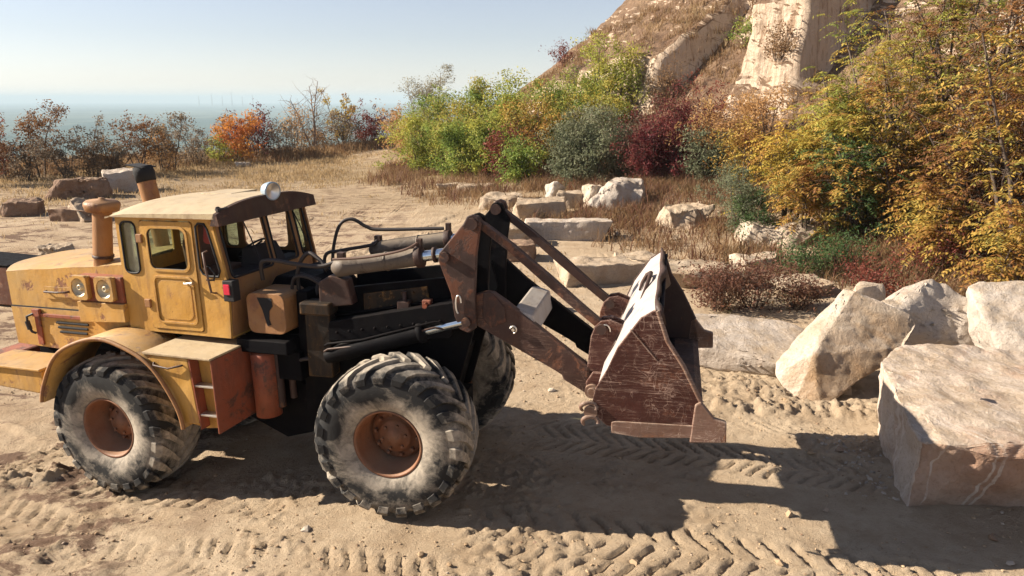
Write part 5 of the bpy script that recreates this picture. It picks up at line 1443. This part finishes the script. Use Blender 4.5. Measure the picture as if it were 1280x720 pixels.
def plant(name, x, y, h, rad, leaf, label, cat, group=None, nleaf=3000, lsize=0.14, stems=4, clumps=26, trunk_h=0.15, flat=1.0, twig='bark', frond=False, droop=0.35, bare=0.0, lw=0.45, z=None, shape=0.55, trunk_r=None, squash=0.9, clr=None):
    z0 = hz(x, y) if z is None else z
    base = np.array([x, y, z0 - 0.05])
    mb = MB()
    tips = []
    tr = trunk_r or (0.008 * h + 0.012)
    for s in range(stems):
        a = 2 * math.pi * (s + rng.random()) / stems
        sp = rng.uniform(0.1, 1.0) * rad * 0.55
        d_ = np.array([math.cos(a) * sp, math.sin(a) * sp, h * 0.75])
        P0 = base + np.array([math.cos(a), math.sin(a), 0]) * rad * 0.10 * (stems > 1)
        pts = branch_path(P0, d_, h * rng.uniform(0.62, 0.92), 7, 0.10, 0.03)
        mb.tube([tuple(p) for p in pts], list(np.linspace(tr, tr * 0.25, len(pts))), 6)
        nb = max(3, int(clumps / stems))
        for q in range(nb):
            t = trunk_h + (1 - trunk_h) * (q + rng.random()) / nb
            i = min(len(pts) - 2, int(t * (len(pts) - 1))); fr = t * (len(pts) - 1) - i
            p = pts[i] * (1 - fr) + pts[i + 1] * fr
            prof_ = max(0.38, math.sin(math.pi * min(1, max(0.05, (0.12 + t * 0.82)))) ** shape)
            bl = rad * rng.uniform(0.35, 1.2) * prof_
            an = rng.uniform(0, 2 * math.pi)
            el = rng.uniform(0.0, 0.9)
            dd = np.array([math.cos(an) * math.cos(el), math.sin(an) * math.cos(el), math.sin(el)])
            bp = branch_path(p, dd, bl, 4, 0.22, 0.05)
            r0 = tr * 0.36 * (1 - 0.5 * t)
            mb.tube([tuple(v_) for v_ in bp], list(np.linspace(r0, r0 * 0.25, 5)), 4)
            for kk in range(2):
                j = rng.integers(1, 4)
                tw = branch_path(bp[j], rng.normal(size=3) + np.array([0, 0, .5]), bl * 0.5, 3, 0.3)
                mb.tube([tuple(v_) for v_ in tw], list(np.linspace(r0 * .5, r0 * 0.12, 4)), 3)
                tips += [(tw[-1], bl * .5), (tw[1], bl * .5)]
            tips += [(bp[-1], bl), (bp[3], bl), (bp[2], bl)]
    me = mb.mesh('trunk')
    root = link(name, me, M[twig], None, None)
    me.transform(Matrix.Translation((-x, -y, -z0)))
    root.matrix_basis = Matrix.Translation((x, y, z0)); PM[root.name] = root.matrix_basis.copy()
    tag(root, label, cat, group)
    if nleaf > 0:
        TP = np.array([t[0] for t in tips])
        wgt = rng.random(len(TP)) ** 2.4 + 0.06
        wgt /= wgt.sum()
        if not frond:
            ci = rng.choice(len(TP), nleaf, p=wgt)
            cr = rad * (clr or 0.17) * rng.uniform(0.6, 1.5, len(TP))
            off = rng.normal(size=(nleaf, 3)); off /= np.linalg.norm(off, axis=1, keepdims=True)
            off *= (rng.random(nleaf) ** 0.5 * cr[ci])[:, None] * np.array([1.15, 1.15, squash])
            C_ = TP[ci] + off
            N_ = rng.normal(size=(nleaf, 3)) + np.array([0, 0, 0.7]) + off / (np.linalg.norm(off, axis=1, keepdims=True) + 1e-6) * 0.6
            V = quads(C_, N_, lsize * rng.uniform(0.4, 1.5, nleaf), lsize * lw * rng.uniform(0.7, 1.2, nleaf))
        else:
            nf = nleaf // 15
            ci = rng.choice(len(TP), nf, p=wgt)
            P0 = TP[ci] + rng.normal(size=(nf, 3)) * rad * 0.09
            an = rng.uniform(0, 2 * np.pi, nf); el = rng.uniform(-0.1, 0.75, nf)
            D = np.stack([np.cos(an) * np.cos(el), np.sin(an) * np.cos(el), np.sin(el)], 1)
            FL = lsize * 4.6 * rng.uniform(0.6, 1.25, nf)
            Vs = []
            side = np.cross(D, np.array([0, 0, 1.0])); side /= np.linalg.norm(side, axis=1, keepdims=True) + 1e-9
            for q in range(15):
                t = 0.2 + 0.8 * ((q // 2) / 7)
                sg = (1 if q % 2 else -1) if q < 14 else 0
                g_ = D * (FL * t)[:, None]; g_[:, 2] -= FL * t * t * droop * 1.5
                tang = D.copy(); tang[:, 2] -= 2 * t * droop * 1.5; tang /= np.linalg.norm(tang, axis=1, keepdims=True)
                ld_ = side * sg * 0.95 + tang * (0.35 if sg else 1.0)
                ld_[:, 2] -= 0.45 * (1 if sg else 0.3) * droop * 2
                ld_ /= np.linalg.norm(ld_, axis=1, keepdims=True)
                L2 = lsize * (1.0 - 0.35 * abs(t - 0.55)) * rng.uniform(0.8, 1.15, nf)
                C_ = P0 + g_ + ld_ * L2[:, None] * 0.5
                N_ = np.cross(ld_, tang if sg else side) + rng.normal(size=(nf, 3)) * 0.25
                Vs.append(quads(C_, N_, L2, lsize * lw * 0.8, up=ld_))
            V = np.concatenate(Vs)
        V = V.reshape(-1, 3)
        gzv = z0 + 0.02
        V[:, 2] = np.maximum(V[:, 2], gzv - 0.3)
        V = V - np.array([x, y, z0])
        me = leaf_mesh('foliage', V.reshape(-1, 4, 3))
        link('foliage', me, M['leaf_' + leaf], root, root.matrix_basis)
    return root
def at(u, v):  # foot of a plant on the quarry floor
    return ground_at(u, v)
def at_y(u, y):  # a bearing and a distance
    return ((u - 640) / 950 * (y * math.cos(TH) + 3.5 * math.sin(TH)), y)

# row of autumn bushes at the far left edge of the floor
BG = 'bushes and small trees along the left edge of the quarry floor'
spec = [  # u, v foot, height m, radius, leaf, leaves, stems, label
 (-14, 240, 3.6, 1.7, 'rustbrown', 2600, 5, 'dark russet bush cut by the left edge of the photo'),
 (8, 232, 3.4, 1.3, 'redbrown', 1500, 4, 'thin red-brown sapling just inside the left edge of the photo'),
 (54, 228, 4.3, 1.7, 'rustbrown', 2300, 2, 'tall russet-brown small tree, third from the left edge'),
 (116, 226, 4.0, 1.25, 'greybrown', 700, 3, 'sparse nearly bare small tree with a forked dark trunk'),
 (86, 230, 2.3, 1.5, 'greybrown', 1900, 6, 'low grey-brown thicket between the tall russet-brown tree and the nearly bare tree'),
 (146, 226, 2.4, 1.4, 'greybrown', 1700, 6, 'low brown thicket right of the nearly bare small tree'),
 (176, 222, 3.5, 1.5, 'rustbrown', 2000, 4, 'rounded russet tree standing behind the exhaust pipe'),
 (216, 220, 4.3, 1.7, 'greybrown', 1900, 4, 'tall grey-brown tree with upright twigs right of the exhaust'),
 (205, 222, 2.5, 1.6, 'peach', 1100, 5, 'faded yellow-brown bush below the tall grey-brown tree'),
 (248, 214, 2.6, 1.6, 'greybrown', 1900, 6, 'grey-brown bush between the tall tree and the orange bush'),
 (276, 210, 1.9, 1.3, 'yellowgreen', 1300, 5, 'low yellow-green bush at the foot of the orange bush'),
 (34, 232, 2.2, 1.6, 'greybrown', 1900, 7, 'low brown scrub in front of the tall russet-brown tree'),
 (118, 228, 1.9, 1.6, 'dryweed', 1500, 7, 'low brown scrub around the nearly bare tree'),
]
for u, v, h_, rd, lf, nl, stn, lab in spec:
    x, y = at(u, v)
    y += 2.5; x = x * (y / (y - 2.5))
    plant('small_tree' if h_ > 3 else 'bush', x, y, h_, rd, lf, lab, 'small tree' if h_ > 3 else 'bush', BG, int(nl * 1.15), 0.15, stn, 26, 0.25 if h_ > 3 else 0.08, clr=0.2)
for u, y, h_, rd, lf, nl, stn, lab, zt in [
 (298, 52, 3.2, 2.0, 'orange', 2600, 6, 'bright orange-topped round bush above the cab roof', None),
 (322, 56, 3.0, 2.3, 'burgundy', 1900, 6, 'dull red bush touching the right side of the orange bush', None),
 (296, 55, 2.5, 2.4, 'burgundy', 1500, 6, 'purple-red bush low in front of the orange bush', None),
 (355, 57, 2.4, 2.2, 'greybrown', 1500, 6, 'low grey-brown thicket left of the bare tree', None),
 (372, 62, 4.3, 2.6, 'peach', 900, 6, 'pale pinkish-brown sparse bush left of the bare tree', None),
 (428, 64, 5.6, 1.4, 'gold', 1500, 3, 'narrow yellow and dark green small tree right of the bare tree', None),
 (436, 63, 3.4, 2.2, 'greybrown', 1500, 6, 'brown thicket at the foot of the narrow yellow tree', None),
 (455, 66, 3.3, 2.0, 'redbrown', 1500, 5, 'brick-red bush right of the narrow yellow tree', None),
 (472, 65, 2.6, 1.8, 'burgundy', 1200, 5, 'small dark red bush near the end of the far row', None),
 (492, 60, 4.1, 1.6, 'peach', 900, 4, 'sparse pinkish-brown small tree left of the tall grey tree', None),
 (500, 56, 3.0, 1.7, 'peach', 1000, 4, 'pale peach bush below the tall grey tree', None),
 (400, 64, 2.2, 2.4, 'dryweed', 1500, 7, 'low brown thicket round the foot of the bare tree', None)]:
    x, y = at_y(u, y)
    plant('bush' if h_ < 4 else 'small_tree', x, y, h_, rd, lf, lab, 'bush' if h_ < 4 else 'small tree', 'far row of autumn bushes above the plain', nl, 0.20, stn, 26, 0.12, clr=0.2)
x, y = at_y(394, 62)
plant('bare_tree', x, y, 7.2, 2.3, 'greybrown', 'tall leafless tree with fine upright branches against the hazy plain', 'tree', None, 0, 0.1, 3, 60, 0.2, twig='barepale', trunk_r=0.09)
x, y = at_y(542, 52)
plant('small_tree', x, y, 6.0, 2.1, 'grey', 'tall grey-leaved airy tree at the left end of the green thicket', 'small tree', None, 7500, 0.13, 5, 60, 0.2, twig='barepale', clr=0.2)

# green thicket in the middle
GG = 'green and yellow bushes of the thicket below the hillside'
for u, y, h_, rd, lf, nl, lab in [
 (528, 43, 3.4, 1.9, 'yellowgreen', 5000, 'yellow-green bush at the far left front of the green thicket'),
 (552, 46, 4.7, 2.2, 'green', 5500, 'green bush with yellowing tips right of the tall grey tree'),
 (520, 47, 2.6, 1.7, 'peach', 2000, 'faded pinkish-brown bush at the left foot of the thicket'),
 (585, 44, 4.9, 2.3, 'goldgreen', 5500, 'tall bush mixing green and orange-brown near the left of the thicket'),
 (572, 40, 3.0, 1.8, 'green', 4500, 'fresh green rounded bush at the front of the thicket'),
 (615, 43, 5.0, 2.3, 'green', 5500, 'green bush in the back row left of the middle of the thicket'),
 (606, 39, 2.7, 1.6, 'yellowgreen', 4000, 'low yellow bush at the foot of the thicket above the flat stones'),
 (650, 41, 4.7, 2.2, 'yellowgreen', 5500, 'tall yellow-green bush at the middle of the thicket'),
 (636, 37.5, 2.4, 1.5, 'redbrown', 1900, 'low red-tinged bush between yellow and green ones'),
 (668, 38, 4.3, 1.9, 'rustgold', 3600, 'open brownish small tree with a visible dark trunk in the thicket'),
 (690, 40, 4.6, 2.2, 'green', 5500, 'tall dark green bush right of the open brownish tree'),
 (652, 36, 2.3, 1.3, 'green', 3000, 'small bright green bush low at the middle front of the thicket'),
 (722, 43, 4.9, 2.4, 'green', 5500, 'tall bush high on the slope behind the silvery bush'),
 (760, 41, 4.6, 2.3, 'yellowgreen', 5500, 'tallest yellow-green bush reaching up the hillside'),
 (742, 38.5, 4.2, 1.9, 'goldgreen', 4500, 'orange-tinged green bush under the tallest yellow-green one'),
]:
    x, y = at_y(u, y)
    plant('bush', x, y, h_, rd, lf, lab, 'bush', GG, int(nl * 1.5), 0.15, 5, 44, 0.02, clr=0.21)
for u, y, h_, rd, lf, nl, lab in [
 (712, 34.5, 2.7, 1.7, 'silver', 5500, 'silvery olive bush at the left of the grey-leaved pair'),
 (745, 34, 3.5, 2.0, 'silver', 6500, 'tall silvery olive bush behind the white boulder'),
 (772, 35, 2.9, 1.5, 'greybrown', 2600, 'grey-brown withered bush between the silvery and burgundy bushes'),
 (832, 33.5, 3.6, 1.9, 'burgundy', 5200, 'tall burgundy shrub with the darkest purple leaves'),
 (812, 32, 2.8, 1.6, 'burgundy', 5200, 'low burgundy shrub right of the white boulder'),
 (848, 32, 2.6, 1.5, 'burgundy', 4000, 'burgundy shrub at the right end of the red group'),
 (868, 34, 2.9, 1.7, 'redbrown', 2400, 'reddish-brown thin shrub below the pale cliff'),
 (880, 31, 2.3, 1.5, 'silver', 2800, 'greyish green shrub right of the burgundy group'),
 (903, 31.5, 2.9, 1.8, 'peach', 3600, 'peach and orange leaved shrub below the white cliff'),
 (930, 29, 2.6, 1.8, 'rustgold', 3000, 'orange-brown thin shrub behind the grey-green bush'),
 (952, 30.5, 2.9, 1.7, 'peach', 2400, 'pale orange shrub directly under the white cliff face'),
]:
    x, y = at_y(u, y)
    plant('shrub', x, y, h_, rd, lf, lab, 'shrub', 'grey, burgundy and orange shrubs at the foot of the cliff', int(nl * 1.5), 0.12, 6, 44, 0.02, clr=0.20)
x, y = at_y(925, 22.5)
plant('shrub', x, y, 2.5, 1.05, 'silver', 'blue-green rounded shrub in front of the yellow tree', 'shrub', None, 7000, 0.085, 6, 34, 0.03, clr=0.22, lw=0.35)
x, y = at_y(945, 21.8)
plant('shrub', x, y, 1.8, 0.8, 'deepgreen', 'dark green low shrub at the right foot of the blue-green shrub', 'shrub', None, 3000, 0.08, 5, 24, 0.03, clr=0.22)

# large compound-leaved trees on the right
RG = 'compound-leaved autumn trees at the right'
for u, y, h_, rd, lf, nl, lab, dz in [
 (985, 22.5, 3.7, 1.5, 'gold', 7000, 'golden yellow tree at the left of the right-hand group, beside the blue-green shrub', 0),
 (1040, 22.0, 4.6, 1.7, 'goldgreen', 7500, 'yellow and green tree below the white cliff edge', 0),
 (1008, 21.0, 3.0, 1.2, 'rustgold', 5200, 'lower rusty gold tree hanging over the broad tan boulder', 0),
 (1062, 20.5, 3.6, 1.3, 'deepgreen', 2300, 'dark green leafy shrub at the centre of the right-hand group', 0),
 (1082, 22.0, 6.6, 1.8, 'goldgreen', 7500, 'tall thin-trunked tree with mixed green and gold hanging leaves', 0),
 (1110, 20.5, 5.6, 1.8, 'rustgold', 6500, 'rusty tree with bare dark stems showing, above the jagged boulder', 0),
 (1135, 23.5, 8.0, 2.2, 'goldgreen', 8000, 'tall tree reaching the top of the photo right of the cliff', 0),
 (1185, 22.0, 8.0, 2.3, 'rustbrown', 8000, 'tall rust-brown tree in the upper right', 0),
 (1165, 18.0, 2.4, 1.3, 'rustgold', 4200, 'low rusty gold bush right above the jagged boulder', 0),
 (1225, 18.5, 5.2, 1.9, 'rustbrown', 7500, 'dark brown dense tree behind the right-edge boulder', 0),
 (1275, 17.0, 6.6, 2.1, 'rustgold', 8000, 'orange-brown tree cut by the right edge', 0),
 (1262, 15.8, 2.1, 1.0, 'rustgold', 3000, 'small rusty gold bush at the right edge just above the pale boulder', 0),
 (1250, 23.0, 9.0, 2.3, 'green', 7500, 'green tree in the top right corner', 0),
 (1310, 20.0, 8.0, 2.3, 'rustbrown', 6500, 'russet tree mostly beyond the right edge', 0),
]:
    x, y = at_y(u, y)
    plant('sumac_tree' if h_ > 4 else 'sumac_bush', x, y, h_, rd, lf, lab, 'tree' if h_ > 4 else 'bush', RG, int(nl * 1.35), 0.14, 5, 60, 0.36 if u < 1060 and u > 970 else 0.08, frond=True, droop=0.35, lw=0.42, shape=0.4)
for u, v, h_, rd, lf, nl, lab in [
 (1015, 352, 0.75, 0.9, 'deepgreen', 1400, 'low dark green bramble above the tilted slab'),
 (1060, 346, 0.9, 1.0, 'deepgreen', 1300, 'dark green bramble behind the jagged boulder'),
 (905, 395, 1.0, 0.9, 'purpleweed', 1900, 'dark purplish bramble just right of the bucket'),
 (950, 392, 1.0, 1.1, 'purpleweed', 1900, 'dark brown-green bramble behind the flat white slab'),
 (1005, 392, 0.6, 0.8, 'purpleweed', 1300, 'withered bramble between flat slab and tilted slab'),
 (1100, 378, 0.8, 0.9, 'redbrown', 1300, 'reddish withered bramble behind the small tan rock'),
 (1180, 352, 0.8, 1.1, 'redbrown', 1300, 'dark reddish bramble behind the right-hand boulders')]:
    x, y = at(u, v)
    plant('bramble', x, y + .4, h_, rd, lf, lab, 'bramble', 'brambles between the rocks', int(nl * 1.6), 0.075, 12, 30, 0.02, clr=0.25, trunk_r=0.012)
# scrub on the hill crest and faces
k = 0
for i, (sx, sz, h_, rd, lf) in enumerate([(44, 60, 1.5, 1.2, 'grey'), (46, 90, 1.7, 1.3, 'greybrown'), (52, 120, 1.4, 1.3, 'redbrown'), (36, 75, 1.6, 1.3, 'dryweed'), (40, 50, 1.4, 1.1, 'redbrown'), (30, 90, 1.5, 1.3, 'dryweed'), (28, 50, 1.2, 1.1, 'greybrown'), (56, 70, 1.5, 1.4, 'greybrown'), (60, 50, 1.4, 1.4, 'grey'), (34, 110, 1.4, 1.2, 'green')]):
    row = int(np.argmin(np.abs(HY[:, 8] - sx)))
    x, y, z = HX[row, sz], HY[row, sz], HZ[row, sz]
    plant('scrub_bush', x, y, h_, rd, lf, ['ashy grey', 'grey-brown', 'reddish', 'straw-brown', 'dull red', 'tan', 'ash-brown', 'grey twiggy', 'pale grey', 'small green'][i] + ' scrub bush growing on the dry hillside ' + ['low on the ridge', 'above the green thicket', 'near the far crest', 'beside the gully', 'over the thicket top', 'on the broad slope', 'over the burgundy shrubs', 'on the far ridge', 'at the far foot of the ridge', 'near the top of the photo'][i], 'bush', 'scrub bushes on the hillside', 1300, 0.13, 6, 24, 0.03, z=z, clr=0.25)

# dry grass and weeds, uncountable
def tufts(name, pts, hts, mat, blades=9, w_=0.012, spread=0.10, lean=0.45):
    k = len(pts)
    P_ = np.repeat(pts, blades, 0); H_ = np.repeat(hts, blades) * rng.uniform(0.45, 1.15, k * blades)
    n = len(P_)
    P_ = P_ + np.stack([rng.normal(size=n) * spread, rng.normal(size=n) * spread, np.zeros(n)], 1)
    a = rng.uniform(0, 6.28, n)
    D = np.stack([np.cos(a), np.sin(a), np.zeros(n)], 1)
    S = np.stack([-np.sin(a + 0.7), np.cos(a + 0.7), np.zeros(n)], 1)
    ww = (w_ * rng.uniform(0.6, 1.6, n))[:, None]
    ln = (H_ * lean * rng.random(n))[:, None]
    top = P_ + D * ln + np.array([0, 0, 1]) * H_[:, None]
    mid = P_ + D * ln * 0.35 + np.array([0, 0, 1]) * H_[:, None] * 0.6
    V = np.stack([P_ - S * ww, P_ + S * ww, mid + S * ww * .7, top, mid - S * ww * .7], 1)
    F_ = np.arange(n * 5).reshape(n, 5)
    me = fast_mesh(name, V.reshape(-1, 3), F_, False)
    o = link(name, me, M[mat])
    o['kind'] = 'stuff'
    return o
def scatter(n, xf, yf, dens, hillz=False):
    xs = xf(n); ys = yf(n)
    kp = rng.random(n) < dens(xs, ys)
    xs, ys = xs[kp], ys[kp]
    return np.stack([xs, ys, T(xs, ys) - 0.02], 1)
mound = lambda x, y: sstep(-9.5, -4.5, hill_d(x, y)) * sstep(3.5, 1, hill_d(x, y)) * sstep(12.3, 14.5, y - 0.12 * np.abs(x - 3)) * np.clip(0.60 + 2.6 * fbm(x * 0.5, y * 0.5, 3, 90), 0.06, 1)
P_ = scatter(70000, lambda n: rng.uniform(-8, 24, n), lambda n: 12 + 36 * rng.random(n) ** 1.4, mound)
tufts('dry_weeds', P_, 0.20 + 0.40 * rng.random(len(P_)) ** 1.5, 'leaf_dryweed', 8, 0.008, 0.15, 1.3)
P2 = P_[rng.random(len(P_)) < 0.25] + np.array([0.1, 0.1, 0])
tufts('brown_weed_leaves', P2, 0.25 + 0.5 * rng.random(len(P2)), 'leaf_purpleweed', 7, 0.016, 0.16, 1.0)
fieldd = lambda x, y: np.clip(sstep(28, 52, y + 0.35 * np.abs(x + 2) + 6 * fbm(x * .15, y * .15, 3, 4)) * (0.35 + 2.0 * fbm(x * 0.25, y * 0.25, 4, 95)) + 0.02, 0, 1) * sstep(-2, -6, hill_d(x, y)) * (0.25 + 0.75 * sstep(1.0, 3.5, np.abs(x - np.interp(y, [20, 60], [-3.5, -11]))))
P_ = scatter(60000, lambda n: rng.uniform(-38, 10, n), lambda n: rng.uniform(17, 70, n), fieldd)
tufts('dry_grass', P_, 0.10 + 0.25 * rng.random(len(P_)) ** 1.5 * np.clip((P_[:, 1] - 10) / 30, .3, 1.6), 'leaf_drygrass', 7, 0.014, 0.2, 0.7)
# taller brown brush along the left edge rows and the crest
brd = lambda x, y: sstep(-9, -2, y - np.interp(x, [-60, -30, -16, -6], [36, 45, 60, 76])) * sstep(8, 2, y - np.interp(x, [-60, -30, -16, -6], [36, 45, 60, 76]))
P_ = scatter(30000, lambda n: rng.uniform(-52, -4, n), lambda n: rng.uniform(30, 78, n), brd)
tufts('dry_brush', P_, 0.30 + 0.6 * rng.random(len(P_)) ** 2, 'leaf_dryweed', 8, 0.022, 0.3, 0.8)
# dry tufts all over the hillside slopes
n = 26000
i = rng.integers(0, HX.shape[0] - 1, n); j = rng.integers(6, 150, n)
dz = np.abs(HZ[i, j + 2] - HZ[i, j]) / (np.hypot(HX[i, j + 2] - HX[i, j], HY[i, j + 2] - HY[i, j]) + 1e-3)
kp = (dz < 1.05) & (rng.random(n) < np.clip(0.5 + 2.5 * fbm(i * 0.05, j * 0.05, 3, 66), 0.03, 1))
P_ = np.stack([HX[i, j], HY[i, j], HZ[i, j] - 0.03], 1)[kp]
tufts('hillside_dry_brush', P_, 0.18 + 0.40 * rng.random(len(P_)) ** 1.5, 'leaf_dryweed', 9, 0.016, 0.16, 0.9)
P2 = P_[rng.random(len(P_)) < 0.3]
tufts('hillside_straw', P2 + 0.05, 0.25 + 0.3 * rng.random(len(P2)), 'leaf_drygrass', 9, 0.012, 0.14, 0.9)
# thin masts on the far plain
for x_, h_, lab_ in ((-3450, 150, 'second from the left'), (-3330, 120, 'third from the left'), (-3220, 165, 'tallest one'), (-3100, 110, 'shortest one'), (-2980, 130, 'rightmost'), (-3600, 120, 'leftmost')):
    m = MB().tube([(0, 0, 0), (0, 0, h_)], [7, 4], 6)
    o = build('smokestack', m, 'barepale', None, Matrix.Translation((x_, 9000, -76)))
    tag(o, lab_ + ' of the thin chimneys on the horizon above the orange bush', 'chimney', 'chimneys on the horizon')
# ------------------------------------------------------------------ air
hm = MB().box(-14500, 14500, -200, 16500, -90, 60)
hme = hm.mesh('haze'); fixn(hme)
hmat = bpy.data.materials.new('haze'); hmat.use_nodes = True
ht = hmat.node_tree
ht.nodes.remove(ht.nodes['Principled BSDF'])
pv = ht.nodes.new('ShaderNodeVolumePrincipled')
pv.inputs['Color'].default_value = (0.60, 0.76, 0.85, 1)
pv.inputs['Density'].default_value = 0.00018
pv.inputs['Anisotropy'].default_value = 0.0
ht.links.new(pv.outputs[0], ht.nodes['Material Output'].inputs['Volume'])
ho = link('haze', hme, hmat)
ho['kind'] = 'stuff'
